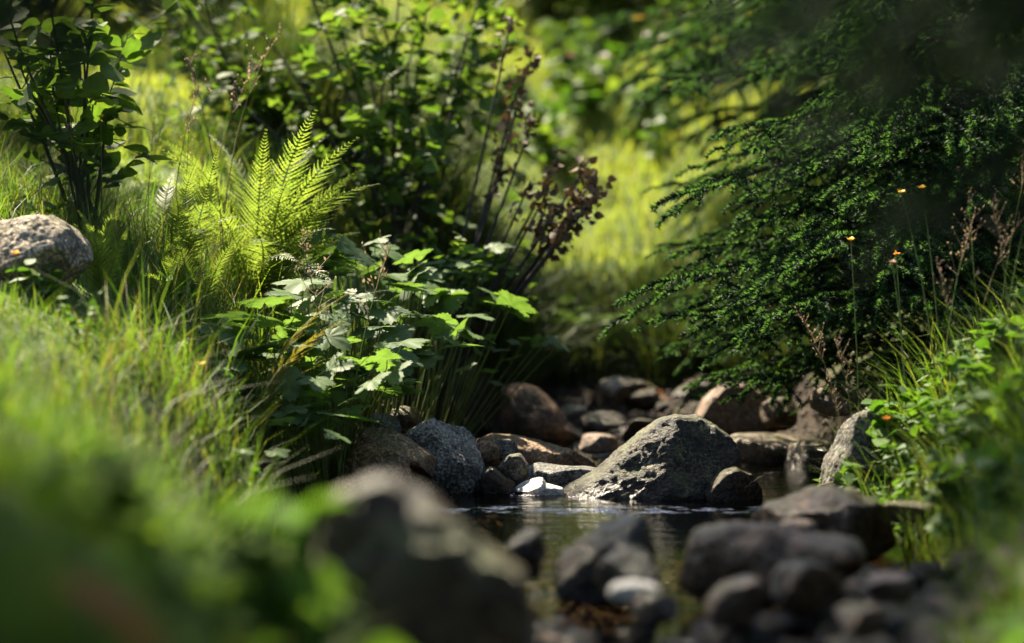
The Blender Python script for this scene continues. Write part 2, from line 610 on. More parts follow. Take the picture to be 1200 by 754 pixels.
# ------------------------------------------------------------------ the setting: ground and water
def axis(lo, hi, d0, far_lo, far_hi):
    a = list(np.arange(lo, hi, d0))
    s = d0
    x = hi
    while x < far_hi:
        a.append(x)
        s *= 1.18
        x += s
    a.append(far_hi)
    s = d0
    x = lo - d0
    b = []
    while x > far_lo:
        b.append(x)
        s *= 1.18
        x -= s
    b.append(far_lo)
    return np.array(b[::-1] + a)


gxs = axis(-2.6, 2.6, .022, -450, 450)
gys = axis(1.6, 11.5, .03, -300, 700)
X, Y = np.meshgrid(gxs, gys, indexing='ij')
Z = H(X.ravel(), Y.ravel())
mb = MB()
nx, ny = len(gxs), len(gys)
i, j = np.meshgrid(np.arange(nx - 1), np.arange(ny - 1), indexing='ij')
a = (i * ny + j).ravel()
mb.add(np.stack([X.ravel(), Y.ravel(), Z], 1), np.stack([a, a + ny, a + ny + 1, a + 1], 1))
tag(mb.build('ground', ground_mat()), kind='structure')

mb = MB()
wx, wy = np.linspace(-.8, 1.2, 3), np.linspace(-4, 7.6, 3)
X, Y = np.meshgrid(wx, wy, indexing='ij')
i, j = np.meshgrid(np.arange(2), np.arange(2), indexing='ij')
a = (i * 3 + j).ravel()
mb.add(np.stack([X.ravel(), Y.ravel(), np.zeros(9)], 1), np.stack([a, a + 3, a + 4, a + 1], 1))
tag(mb.build('water', water_mat()), kind='structure')


# ------------------------------------------------------------------ rocks
def ico(sub):
    import bmesh
    bm = bmesh.new()
    bmesh.ops.create_icosphere(bm, subdivisions=sub, radius=1.0)
    v = np.array([x.co[:] for x in bm.verts])
    f = np.array([[x.index for x in fc.verts] for fc in bm.faces])
    bm.free()
    return v / np.linalg.norm(v, axis=1, keepdims=True), f


ICO = {k: ico(k) for k in (1, 2, 3, 4, 5, 6)}


def shape_rock(n, outline_xz, depth, seed, facets=7, rough=.05, box=.5, size=None, fine=.012, lean=.22):
    """n unit directions; outline relative to the centre in x,z; depth = half thickness in y"""
    r = np.random.default_rng(seed)
    o = np.asarray(outline_xz, float)
    th = np.arctan2(o[:, 1], o[:, 0])
    rad = np.hypot(o[:, 0], o[:, 1])
    k = np.argsort(th)
    th, rad = th[k], rad[k]
    # dense outline resampled by angle along straight edges
    T = np.concatenate([th - TAU, th, th + TAU])
    Rr = np.concatenate([rad] * 3)
    grid = np.linspace(-math.pi, math.pi, 721)
    xs, zs = Rr * np.cos(T), Rr * np.sin(T)
    out = np.zeros_like(grid)
    idx = np.clip(np.searchsorted(T, grid) - 1, 0, len(T) - 2)
    for q, (g, i0) in enumerate(zip(grid, idx)):
        ax, az, bx, bz = xs[i0], zs[i0], xs[i0 + 1], zs[i0 + 1]
        dx, dz = math.cos(g), math.sin(g)
        den = dx * (bz - az) - dz * (bx - ax)
        t = (ax * (bz - az) - az * (bx - ax)) / den if abs(den) > 1e-9 else Rr[i0]
        out[q] = t if t > 0 else Rr[i0]
    ker = np.hanning(23)
    ker /= ker.sum()
    out = np.convolve(np.concatenate([out[-30:], out, out[:30]]), ker, 'same')[30:-30]
    ang = np.arctan2(n[:, 2], n[:, 0])
    R = np.interp(ang, grid, out)
    u = np.hypot(n[:, 0], n[:, 2])
    ub = u ** box
    vb = np.sign(n[:, 1]) * np.abs(n[:, 1]) ** (1.0)
    p = np.stack([R * ub * np.cos(ang), depth * vb, R * ub * np.sin(ang)], 1)
    S = size or float(np.mean(rad))
    p[:, 1] -= lean * p[:, 2]
    for q in range(facets):
        nn = r.normal(size=3)
        nn[1] = -abs(nn[1]) * 1.3 - .2 if q % 3 else abs(nn[1])
        nn /= np.linalg.norm(nn)
        ext = (p @ nn).max()
        d = p @ nn - ext * r.uniform(.62, .9)
        p = p - np.where(d > 0, d, 0)[:, None] * nn * .9
    s1 = p / S
    nrm = n
    p = p + nrm * (fbm(s1 * 1.6 + seed, 3, seed) * rough * S)[:, None]
    p = p + nrm * (ridged(s1 * 4.5 + seed, 3, seed + 5) * fine * S)[:, None]
    if len(n) > 3000:
        p = p + nrm * (ridged(p * 22 + seed, 3, seed + 7) * .0012 + fbm(p * 130 + seed, 3, seed + 8) * .0016 + fbm(p * 30 + seed, 2, seed + 9) * .002)[:, None]
    return p


def rock(label, outline, y, depth, mat, seed, sub=5, name='rock', group=None, cat='rock', **kw):
    pts = [P(a, b, y) for a, b in outline]
    o = np.array([(p.x, p.z) for p in pts])
    c = .5 * (o.max(0) + o.min(0))
    n, f = ICO[sub]
    v = shape_rock(n, o - c, depth, seed, **kw)
    mb = MB()
    mb.add(v, f)
    ob = mb.build(name, M[mat], loc=(c[0], y, c[1]))
    return tag(ob, label, cat, group)


def oval(cx, cy, w, h, skew=0.0):
    out = []
    for k in range(14):
        a = k / 14 * TAU
        s, c = math.sin(a), math.cos(a)
        out.append((cx + w / 2 * math.copysign(abs(c) ** .8, c) + skew * s * w / 2, cy - h / 2 * math.copysign(abs(s) ** .8, s)))
    return out


rock('large ochre speckled boulder with a humped top, standing in the pool at centre',
     [(655, 582), (664, 572), (700, 553), (728, 528), (752, 506), (772, 491), (792, 486), (814, 487), (832, 497), (850, 508), (863, 524), (867, 545), (858, 575), (850, 625), (760, 640), (680, 625)],
     6.0, .20, 'hero', 11, 6, facets=4, rough=.03, box=.5, fine=.010)
rock('small wet dark stone with a pale ridge leaning against the humped boulder',
     [(822, 580), (832, 564), (850, 549), (862, 547), (880, 556), (892, 572), (896, 600), (860, 615), (826, 605)], 5.84, .07, 'wet', 12, 5)
rock('tall dark grey granite boulder with a rough white flecked face beside brown slabs',
     [(472, 510), (490, 498), (515, 489), (538, 485), (552, 498), (560, 528), (566, 560), (570, 600), (520, 625), (478, 615), (470, 560)],
     6.08, .13, 'mica', 13, 6, facets=6, rough=.05, fine=.03)
rock('brown slanting slab resting over the rough brown stone by the pool',
     [(412, 512), (424, 502), (450, 502), (480, 516), (505, 532), (520, 546), (512, 560), (470, 552), (430, 540), (414, 530)], 5.92, .09, 'brown_lit', 14, 6, facets=6)
rock('rough pitted brown stone half buried under the slanting slab',
     [(404, 550), (414, 530), (432, 521), (460, 522), (478, 534), (482, 560), (470, 600), (430, 610), (404, 590)], 5.84, .08, 'brown_lit', 15, 6, fine=.035)
rock('grey round topped stone behind the slanting brown slab', oval(446, 505, 48, 44), 6.15, .08, 'granite', 16, 4)
rock('dark brown stone under leaves behind the tall granite boulder', oval(476, 496, 44, 40), 6.35, .08, 'shade', 17, 4)
rock('long low rock slab lying flat beyond the pale splash stone',
     [(556, 514), (575, 507), (610, 512), (650, 520), (690, 530), (712, 545), (700, 570), (640, 575), (580, 560)], 6.42, .13, 'brown_lit', 18, 6, facets=8)
rock('dark ledge rock with a thin pale upper edge behind the pale splash stone',
     [(612, 552), (630, 543), (668, 545), (705, 548), (712, 580), (690, 605), (630, 605), (612, 585)], 6.2, .09, 'mica', 19, 5, facets=5)
rock('small squarish grey block wedged between brown and dark stones', [(583, 548), (596, 532), (610, 531), (620, 546), (618, 568), (590, 570)], 6.05, .05, 'granite', 20, 4, facets=8, rough=.03)
rock('small ochre brown stone behind the squarish grey block', oval(570, 535, 32, 38), 6.12, .05, 'brown', 21, 4)
rock('small grey stone squeezed behind the squarish grey block', oval(592, 528, 30, 28), 6.22, .04, 'granite', 22, 4)
rock('black wet stone with a jagged top at the pool edge', [(562, 568), (566, 548), (576, 546), (592, 560), (604, 566), (606, 590), (590, 605), (566, 600)], 5.98, .06, 'wet', 23, 4, facets=8)
rock('white wet low stone at the waterline', [(600, 576), (608, 567), (624, 561), (636, 558), (640, 566), (660, 571), (662, 584), (640, 592), (604, 590)], 5.97, .06, 'pale', 24, 5, facets=8)
rock('sunlit brown sloping boulder in the stream bed upstream of the pool',
     [(590, 455), (606, 446), (632, 454), (652, 472), (664, 495), (690, 515), (700, 540), (650, 560), (600, 550), (588, 500)], 7.5, .2, 'brown', 25, 5)
rock('rounded dark boulder with a sunlit brown top, farthest up the stream bed',
     [(692, 470), (704, 446), (722, 440), (752, 446), (770, 456), (776, 480), (770, 520), (730, 535), (694, 520)], 8.2, .2, 'shade', 26, 5)
rock('pinkish brown stone among the bright rubble under the sloping boulder', oval(700, 522, 52, 28), 7.2, .09, 'pinkstone', 27, 4)
rock('grey stone between the sloping boulder and the rounded dark boulder', oval(672, 490, 40, 36), 7.9, .09, 'shade', 28, 4)
rock('flat dark stone just upstream of the pinkish brown stone', oval(706, 498, 60, 30), 7.7, .1, 'shade', 29, 4)
rock('pinkish overhanging rock with a black hollow beneath, under the spruce tips',
     [(814, 492), (824, 468), (846, 449), (872, 449), (896, 462), (922, 478), (926, 500), (900, 508), (850, 505), (820, 508)], 7.4, .17, 'pinkstone', 30, 5, facets=6)
rock('grey lump of rock just right of the pinkish overhanging rock', oval(912, 486, 46, 40), 7.25, .08, 'shade', 31, 4)
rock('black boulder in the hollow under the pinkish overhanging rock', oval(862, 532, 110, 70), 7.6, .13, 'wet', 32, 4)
rock('smooth flat grey slab with a dark underside behind the humped boulder',
     [(845, 520), (862, 509), (900, 508), (934, 512), (952, 522), (952, 540), (900, 552), (848, 548)], 6.95, .2, 'shade', 33, 5, facets=2, rough=.02, fine=.006)
rock('speckled grey slab leaning against the right bank beneath overhanging grass',
     [(962, 572), (972, 535), (985, 500), (1002, 482), (1022, 478), (1040, 500), (1048, 560), (1040, 610), (980, 605)], 5.62, .12, 'granite', 34, 6, facets=6)
rock('pale stone in deep shade under the spruce beside the leaning slab', oval(978, 470, 58, 36), 6.7, .1, 'pinkstone', 35, 4)
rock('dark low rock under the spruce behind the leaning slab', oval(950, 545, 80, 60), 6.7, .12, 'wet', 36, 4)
rock('pale lichen crusted boulder on the grassy left bank',
     [(-24, 275), (-6, 262), (30, 256), (62, 254), (88, 266), (103, 288), (104, 318), (96, 345), (40, 365), (-20, 355)], 5.55, .15, 'boulder', 37, 6, facets=5)
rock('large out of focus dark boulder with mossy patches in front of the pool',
     [(376, 655), (386, 604), (406, 574), (432, 560), (462, 562), (500, 578), (532, 606), (566, 642), (610, 672), (650, 712), (690, 800), (660, 860), (400, 860), (360, 760)],
     2.85, .15, 'dark_boulder', 38, 6, facets=9, rough=.08, box=.62, fine=.03)
rock('broad blurred boulder with an orange brown crown at the right of the pool',
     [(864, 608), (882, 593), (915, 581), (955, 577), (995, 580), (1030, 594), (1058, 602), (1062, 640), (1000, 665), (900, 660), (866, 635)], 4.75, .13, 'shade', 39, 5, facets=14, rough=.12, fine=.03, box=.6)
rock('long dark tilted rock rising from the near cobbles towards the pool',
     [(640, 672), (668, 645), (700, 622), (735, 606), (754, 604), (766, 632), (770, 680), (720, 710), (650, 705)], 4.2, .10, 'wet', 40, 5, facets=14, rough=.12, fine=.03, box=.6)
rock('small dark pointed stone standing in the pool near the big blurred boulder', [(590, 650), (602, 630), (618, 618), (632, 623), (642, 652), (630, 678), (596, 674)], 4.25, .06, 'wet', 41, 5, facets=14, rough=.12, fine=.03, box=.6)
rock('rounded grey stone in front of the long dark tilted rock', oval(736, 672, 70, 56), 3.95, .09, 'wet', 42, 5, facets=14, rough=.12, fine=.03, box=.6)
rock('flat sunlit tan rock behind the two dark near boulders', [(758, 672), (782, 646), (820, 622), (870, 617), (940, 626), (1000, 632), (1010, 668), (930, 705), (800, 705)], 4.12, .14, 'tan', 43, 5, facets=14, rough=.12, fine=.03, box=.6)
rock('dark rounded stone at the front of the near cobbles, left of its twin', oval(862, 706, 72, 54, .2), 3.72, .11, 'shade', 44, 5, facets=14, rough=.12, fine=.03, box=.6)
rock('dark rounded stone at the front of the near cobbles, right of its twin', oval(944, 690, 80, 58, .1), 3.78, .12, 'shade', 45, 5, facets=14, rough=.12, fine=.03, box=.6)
rock('flat white stone standing in for a bright water reflection among near dark cobbles', oval(744, 694, 62, 24), 3.72, .05, 'pale', 46, 5, facets=6, rough=.08)  # white colour stands in for bright light reflected off shallow water
rock('dark stone hugging the white reflection stone', oval(768, 714, 56, 36), 3.68, .06, 'wet', 47, 5, facets=14, rough=.12, fine=.03, box=.6)
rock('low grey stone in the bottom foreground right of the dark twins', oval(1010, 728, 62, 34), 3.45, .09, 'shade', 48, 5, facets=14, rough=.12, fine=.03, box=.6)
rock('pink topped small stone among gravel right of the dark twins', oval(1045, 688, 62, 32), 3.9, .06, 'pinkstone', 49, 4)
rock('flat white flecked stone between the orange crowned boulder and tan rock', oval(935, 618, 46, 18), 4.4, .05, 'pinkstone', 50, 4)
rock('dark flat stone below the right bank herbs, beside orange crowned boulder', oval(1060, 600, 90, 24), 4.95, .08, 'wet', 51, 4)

# loose cobbles in the near bed and between the hero rocks
cob_mesh = []
for s in range(8):
    mats = ['wet', 'shade', 'wet', 'granite', 'brown', 'pinkstone', 'shade', 'wet']
    n, f = ICO[3]
    o = [(math.cos(a) * (1 + .2 * math.sin(3 * a + s)), .68 * math.sin(a)) for a in np.linspace(0, TAU, 14, endpoint=False)]
    m_ = MB()
    m_.add(shape_rock(n, o, .8, 60 + s, facets=10, rough=.16, size=1.0, fine=.04, box=.6), f)
    cob_mesh.append(m_.mesh('cobble', M[mats[s]]))
r = np.random.default_rng(5)
COB = {0: 'small dark wet cobble among the near stream stones', 1: 'small brown grey cobble among the near stream stones', 2: 'small dark wet cobble among the near stream stones',
       3: 'small light grey cobble among the near stream stones', 4: 'small tan cobble among the near stream stones', 5: 'small pink cobble among the near stream stones',
       6: 'small brown grey cobble among the near stream stones', 7: 'small dark wet cobble among the near stream stones'}
k = 0
while k < 290:
    y = r.uniform(3.3, 4.5)
    x = r.uniform(.0, .86)
    if y > 3.9 and x < .5:
        continue
    px = 600 + x / y * F
    if px < 560 and y < 4:
        continue
    sz = r.uniform(.018, .046) * (1.45 if x > .5 else 1.0)
    kk = int(r.integers(0, 8))
    c = link('cobble', cob_mesh[kk], None, (x, y, max(gz(x, y), -.03) + sz * .25), (r.uniform(-.4, .4), r.uniform(-.4, .4), r.uniform(0, TAU)), sz)
    tag(c, COB[kk], 'cobble', COB[kk].replace('small', 'small').replace(' cobble ', ' cobbles '))
    k += 1
UPL = 'small grey brown stone in the rocky stream bed upstream of the pool'
for k in range(26):
    y = r.uniform(6.4, 8.6)
    xl, xr = np.interp(y, YL, XL), np.interp(y, YR, XR)
    x = r.uniform(xl - .05, xr)
    sz = r.uniform(.03, .085)
    c = link('cobble', cob_mesh[[1, 6, 3, 0, 1][k % 5]], None, (x, y, gz(x, y) + sz * .2), (r.uniform(-.4, .4), r.uniform(-.4, .4), r.uniform(0, TAU)), sz)
    tag(c, UPL, 'stone', 'stones upstream of the pool')

# gravel
mb = MB()
n1, f1 = ICO[1]
ng = 5200
y = r.uniform(3.0, 8.9, ng)
xl, xr = np.interp(y, YL, XL), np.interp(y, YR, XR)
x = xl - .05 + (xr - xl + .12) * r.beta(1.3, .9, ng)
z = H(x, y)
fr = frames(rand_unit(ng, r), rand_unit(ng, r))
scatter(mb, n1 * np.array([1, .8, .6]), [f1], np.stack([x, y, z + .003], 1), fr, r.uniform(.004, .016, ng))
tag(mb.build('gravel', rock_mat('mixed gravel', (.02, .018, .015), (.09, .072, .055), .6, (.3, .26, .2), .3, .05)), kind='stuff')


mb = MB()
nf = 420
x = r.uniform(-.02, .16, nf)
y = 5.885 + r.normal(0, .02, nf)
keep = clump(x, y, 9, 33) > r.uniform(.35, .8, nf) if 'clump' in globals() else fbm(np.stack([x * 9, y * 9, x * 0], 1), 2, 33) > r.uniform(-.2, .6, nf)
x, y = x[keep], y[keep]
scatter(mb, n1 * np.array([1, 1, .5]), [f1], np.stack([x, y, np.full(len(x), .001)], 1), frames(rand_unit(len(x), r) * np.array([1, 1, .05]), np.repeat([[0., 0, 1]], len(x), 0)), r.uniform(.0012, .004, len(x)))
tag(mb.build('foam', plain_mat('water foam', (.7, .7, .68), .35, .3)), kind='stuff')


# ------------------------------------------------------------------ grass
def blades(mb, x, y, h, w, bend, r, lean=None, K=4, zoff=-.01):
    n = len(x)
    z = H(x, y) + zoff
    az = r.uniform(0, TAU, n)
    d = np.stack([np.cos(az), np.sin(az), np.zeros(n)], 1)
    if lean is not None:
        d = d + np.asarray(lean)
        d /= np.linalg.norm(d, axis=1, keepdims=True)
    tw = az + r.uniform(-.9, .9, n) + math.pi / 2
    s = np.stack([np.cos(tw), np.sin(tw), np.zeros(n)], 1)
    t = np.linspace(0, 1, K)
    wt = np.array([.75, 1.0, .7, .06]) if K == 4 else np.linspace(1, .05, K)
    up = np.sqrt(np.maximum(.12, 1 - (bend[:, None] * t[None]) ** 2 * .75))
    c = np.stack([x, y, z], 1)[:, None] + d[:, None] * (bend * h)[:, None, None] * (t ** 2)[None, :, None]
    c[:, :, 2] += h[:, None] * t[None] * up
    half = .5 * w[:, None, None] * wt[None, :, None] * s[:, None]
    v = np.stack([c - half, c + half], 2).reshape(n, K * 2, 3)
    q = np.array([(2 * k, 2 * k + 1, 2 * k + 3, 2 * k + 2) for k in range(K - 1)])
    mb.add(v.reshape(-1, 3), (q[None] + (np.arange(n) * 2 * K)[:, None, None]).reshape(-1, 4))


def dist_bank(x, y):
    return np.interp(y, YL, XL) - x, x - np.interp(y, YR, XR)


def clump(x, y, s, seed):
    return fbm(np.stack([x * s, y * s, np.zeros_like(x)], 1), 2, seed) * .5 + .5


r = np.random.default_rng(21)
# left bank, in focus
mb = MB()
n = 52000
y = r.uniform(4.3, 7.8, n)
x = -r.uniform(.2, 1.9, n)
dl, dr = dist_bank(x, y)
keep = (dl > .03) & (clump(x, y, 3.5, 4) > r.uniform(.15, .75, n)) & ~((y > 5.7) & (x > -.60) & (r.uniform(0, 1, n) < .6))
x, y = x[keep], y[keep]
c = clump(x, y, 2.2, 8)
h = (.06 + .15 * c) * r.uniform(.45, 1.35, len(x)) * np.where((x < -.86) & (y > 4.5) & (y < 5.75), .42, 1.0)
blades(mb, x, y, h, r.uniform(.0018, .0038, len(x)), r.uniform(.15, .95, len(x)), r)
tag(mb.build('grass', M['bank_grass']), kind='stuff')
# taller seeding and dry blades scattered through it
for nb, mat, hh, ww, nm in ((5200, 'bank_grass', .24, .0048, 'grass'), (2600, 'straw', .20, .0022, 'dry_grass')):
    mb = MB()
    y = r.uniform(4.2, 7.6, nb)
    x = -r.uniform(.25, 1.9, nb)
    dl, dr = dist_bank(x, y)
    keep = (dl > .05) & (clump(x, y, 2.6, 14) > r.uniform(.3, .8, nb)) & ~((y > 5.7) & (x > -.60) & (r.uniform(0, 1, nb) < .8)) & ~((x < -.84) & (y > 4.4) & (y < 5.75))
    x, y = x[keep], y[keep]
    blades(mb, x, y, hh * r.uniform(.4, 1.3, len(x)), ww * r.uniform(.6, 1.3, len(x)), r.uniform(.1, .9, len(x)), r)
    tag(mb.build(nm, M[mat]), kind='stuff')
mb = MB()
nb = 2600
y = r.uniform(4.0, 6.0, nb)
x = np.interp(y, YR, XR) + r.uniform(.03, .8, nb)
blades(mb, x, y, r.uniform(.08, .3, nb), r.uniform(.0015, .004, nb), r.uniform(.4, 1.0, nb), r, lean=(-.8, -.3, 0), K=4)
tag(mb.build('long_grass', M['bank_grass']), kind='stuff')
# foreground left, blurred
mb = MB()
n = 60000
y = r.uniform(1.7, 4.6, n)
x = -r.uniform(.05, 1.4, n)
dl, dr = dist_bank(x, y)
keep = (dl > .03) & (clump(x, y, 4, 5) > r.uniform(-.1, .5, n))
x, y = x[keep], y[keep]
h = (.04 + .09 * clump(x, y, 3, 18)) * r.uniform(.5, 1.3, len(x))
blades(mb, x, y, h, r.uniform(.002, .0045, len(x)), r.uniform(.2, .95, len(x)), r)
tag(mb.build('grass', M['fore_grass']), kind='stuff')
# right bank mound
mb = MB()
n = 34000
y = r.uniform(2.0, 6.1, n)
x = r.uniform(.35, 1.9, n)
dl, dr = dist_bank(x, y)
keep = (dr > .02) & (clump(x, y, 4, 6) > r.uniform(.05, .6, n))
x, y = x[keep], y[keep]
h = (.05 + .12 * clump(x, y, 3, 28)) * r.uniform(.5, 1.4, len(x))
blades(mb, x, y, h, r.uniform(.0018, .004, len(x)), r.uniform(.3, 1.0, len(x)), r, lean=(-.5, -.3, 0))
tag(mb.build('grass', M['bank_grass']), kind='stuff')
# sedges over the stream head, shade put into their green
mb = MB()
n = 34000
y = r.uniform(7.9, 9.25, n)
x = r.uniform(-.9, 1.9, n)
dl, dr = dist_bank(x, y)
keep = ((dl > -.02) | (dr > -.02) | (y > 8.75)) & (clump(x, y, 2.5, 7) > r.uniform(-.1, .6, n))
x, y = x[keep], y[keep]
h = (.15 + .22 * clump(x, y, 2, 38)) * r.uniform(.5, 1.3, len(x)) * np.interp(y, [8.6, 9.2], [1.4, .7])
blades(mb, x, y, h, r.uniform(.004, .009, len(x)), r.uniform(.4, 1.0, len(x)), r, lean=(0, -.5, 0))
tag(mb.build('sedge', M['dark_grass']), kind='stuff')
# the meadow behind
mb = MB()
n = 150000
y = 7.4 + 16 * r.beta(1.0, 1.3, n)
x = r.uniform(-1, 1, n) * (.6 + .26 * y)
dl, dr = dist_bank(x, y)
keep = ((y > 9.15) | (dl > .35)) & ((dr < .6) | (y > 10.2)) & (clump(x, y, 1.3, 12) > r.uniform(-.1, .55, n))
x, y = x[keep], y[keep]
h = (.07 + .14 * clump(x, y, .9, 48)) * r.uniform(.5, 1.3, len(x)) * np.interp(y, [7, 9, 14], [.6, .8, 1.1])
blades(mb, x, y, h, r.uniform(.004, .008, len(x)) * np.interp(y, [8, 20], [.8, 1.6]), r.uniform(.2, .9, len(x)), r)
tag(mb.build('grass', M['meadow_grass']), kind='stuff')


# ------------------------------------------------------------------ spruces
def spruce_branch(seed, L=1.2, droop=.28, young=1.0):
    """wood and needles of one bough along +x"""
    r = np.random.default_rng(seed)
    wood, need = MB(), MB()
    t = np.linspace(0, 1, 16)
    wob = r.normal(0, .012, (16, 2)).cumsum(0)
    axis_ = np.stack([L * t, wob[:, 0] * L, L * (-droop * t ** 1.3 + .22 * droop * t ** 4) + wob[:, 1] * L * .4], 1)
    tube(wood, axis_, .008 * L * (1 - .88 * t), 5)
    segs = []         # (start, end, age 0 old .. 1 new)

    def line(pts, fresh):
        for k in range(len(pts) - 1):
            segs.append((pts[k], pts[k + 1], fresh if k >= len(pts) * .6 else fresh * .1))

    line(axis_[6:], 1.0)
    pos = .12
    side = 1
    while pos < .985:
        side = -side
        pos += r.uniform(.055, .08)
        k = min(pos, .99) * 15
        i0 = int(k)
        i1 = min(i0 + 1, 15)
        b = axis_[i0] * (1 - k + i0) + axis_[i1] * (k - i0)
        tl = L * (.36 * max(0.0, 1 - pos) ** .75 * min(1, pos / .3 + .35) + .045) * r.uniform(.65, 1.15)
        ang = math.radians(r.uniform(42, 62)) * side
        d = np.array([math.cos(ang), math.sin(ang), r.uniform(-.25, .1)])
        m = 7
        tt = np.linspace(0, 1, m)[:, None]
        sag = r.uniform(.15, .45)
        pts = b + d * tl * tt + np.array([0, 0, -1]) * sag * tl * tt ** 2 + np.array([.25 * tl, 0, 0]) * tt ** 2
        tube(wood, pts, .0019 * L * (1 - .7 * tt[:, 0]), 4)
        line(pts, 1.0)
        q = .22
        s2 = side
        while q < .93 and tl > .07:
            s2 = -s2
            q += r.uniform(.020, .029) / max(tl, .1)
            kk = min(q, .99) * (m - 1)
            j0 = int(kk)
            bb = pts[j0] * (1 - kk + j0) + pts[min(j0 + 1, m - 1)] * (kk - j0)
            dd = pts[min(j0 + 1, m - 1)] - pts[j0]
            dd /= np.linalg.norm(dd) + 1e-9
            pr = np.cross([0, 0, 1], dd)
            dd = dd * .8 + pr * s2 * .6 + np.array([0, 0, r.uniform(-.2, .08)])
            l2 = (.04 * (1 - q) + .045) * r.uniform(.75, 1.2)
            e = bb + dd * l2
            mid = bb + dd * l2 * .5 + np.array([0, 0, .004])
            segs.append((bb, mid, .15))
            segs.append((mid, e + np.array([0, 0, -.10 * l2]), 1.0))
    A = np.array([s[0] for s in segs])
    B = np.array([s[1] for s in segs])
    age = np.array([s[2] for s in segs])
    ln = np.linalg.norm(B - A, axis=1)
    per = 2500
    cnt = np.maximum(2, (ln * per).astype(int))
    idx = np.repeat(np.arange(len(A)), cnt)
    nn = len(idx)
    u = r.uniform(0, 1, nn)
    pos = A[idx] + (B - A)[idx] * u[:, None]
    ax = (B - A)[idx] / (ln[idx][:, None] + 1e-9)
    a = np.cross(ax, np.array([.1, .2, .97]))
    a /= np.linalg.norm(a, axis=1, keepdims=True) + 1e-9
    b = np.cross(a, ax)                       # b points up-ish
    th = r.normal(math.pi / 2, 1.15, nn)
    rad = a * np.cos(th)[:, None] + b * np.sin(th)[:, None]
    nd = ax * r.uniform(.5, .85, nn)[:, None] + rad
    nd /= np.linalg.norm(nd, axis=1, keepdims=True)
    lnn = r.uniform(.0085, .0115, nn)
    sd_ = np.cross(nd, rand_unit(nn, r))
    sd_ /= np.linalg.norm(sd_, axis=1, keepdims=True) + 1e-9
    w = .0015
    v = np.stack([pos - sd_ * w, pos + sd_ * w, pos + nd * lnn[:, None]], 1)
    fresh = r.uniform(0, 1, nn) < age[idx] * .62 * young
    for flag, mi in ((False, 0), (True, 1)):
        vv = v[fresh == flag]
        need.add(vv.reshape(-1, 3), np.arange(len(vv) * 3).reshape(-1, 3), mi=mi)
    return wood.mesh('branch', M['spruce_twig']), need.mesh('needles', [M['needle_old'], M['needle_new']], False)


BR = [spruce_branch(100 + k, .9, dr_) for k, dr_ in enumerate((.22, .32, .42, .18, .36))]
BR_SHADED = [spruce_branch(110 + k, .9, dr_, .04) for k, dr_ in enumerate((.22, .32, .42))]  # young needles left out: the darker colour stands in for shade


def bough(parent, var, loc, az, length, tilt=0.0, roll=0.0):
    s = length / .9
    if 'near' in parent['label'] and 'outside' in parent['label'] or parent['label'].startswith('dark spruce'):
        w, nd = BR_SHADED[var % 3]
    else:
        w, nd = BR[var % len(BR)]
    b = link('branch', w, parent, loc, (0, 0, 0), s)
    b.rotation_euler = (roll, -tilt, az)
    link('needles', nd, b)
    return b


def spruce(label, loc, height, spread, seed, z0=.3, group=None, per=6, step=.2, skip=None, most=96):
    r = np.random.default_rng(seed)
    t = thing('spruce_tree', label, 'spruce', loc, 0, group)
    m = MB()
    zs = np.linspace(-.15, height, 24)
    tube(m, np.stack([.02 * np.sin(zs * 1.7), .02 * np.cos(zs * 1.3), zs], 1), np.maximum(.004, .028 * height ** .8 * (1 - zs / height) ** .8), 10)
    m.build('trunk', M['spruce_bark'], t)
    z, n = z0, 0
    a0 = r.uniform(0, TAU)
    while z < height * .97 and n < most:
        k = z / height
        ln = spread * (1 - k) ** .8 * r.uniform(.85, 1.1)
        cnt = per if k < .6 else 5
        for q in range(cnt):
            az = a0 + q / cnt * TAU + r.uniform(-.3, .3)
            if n >= most or (skip and skip(az, z)):
                continue
            bough(t, int(r.integers(0, 5)), (0, 0, z + r.uniform(-.06, .06)), az, max(.15, ln * r.uniform(.8, 1.12)), math.radians(r.uniform(-16, 8) + 30 * k), r.uniform(-.15, .15))
            n += 1
        a0 += 1.1
        z += step * (1 + .8 * k) * r.uniform(.85, 1.15)
    return t


def aim(tree, var, tip, dz):
    """one bough from the trunk, ending at tip"""
    o = Vector((tree.location.x, tree.location.y, tip.z + dz))
    d = tip - o
    hl = math.hypot(d.x, d.y)
    drop = (.22, .32, .42, .18, .36)[var % 5] * .78
    return bough(tree, var, o - tree.location, math.atan2(d.y, d.x), hl, math.atan2(d.z, hl) + drop * .95)


sp_main = spruce('tall dark spruce on the right bank, its bright tipped boughs drooping to the stream', (1.38, 7.25, gz(1.38, 7.25)), 5.2, 1.15, 31, z0=.12, per=5, step=.27, most=38)
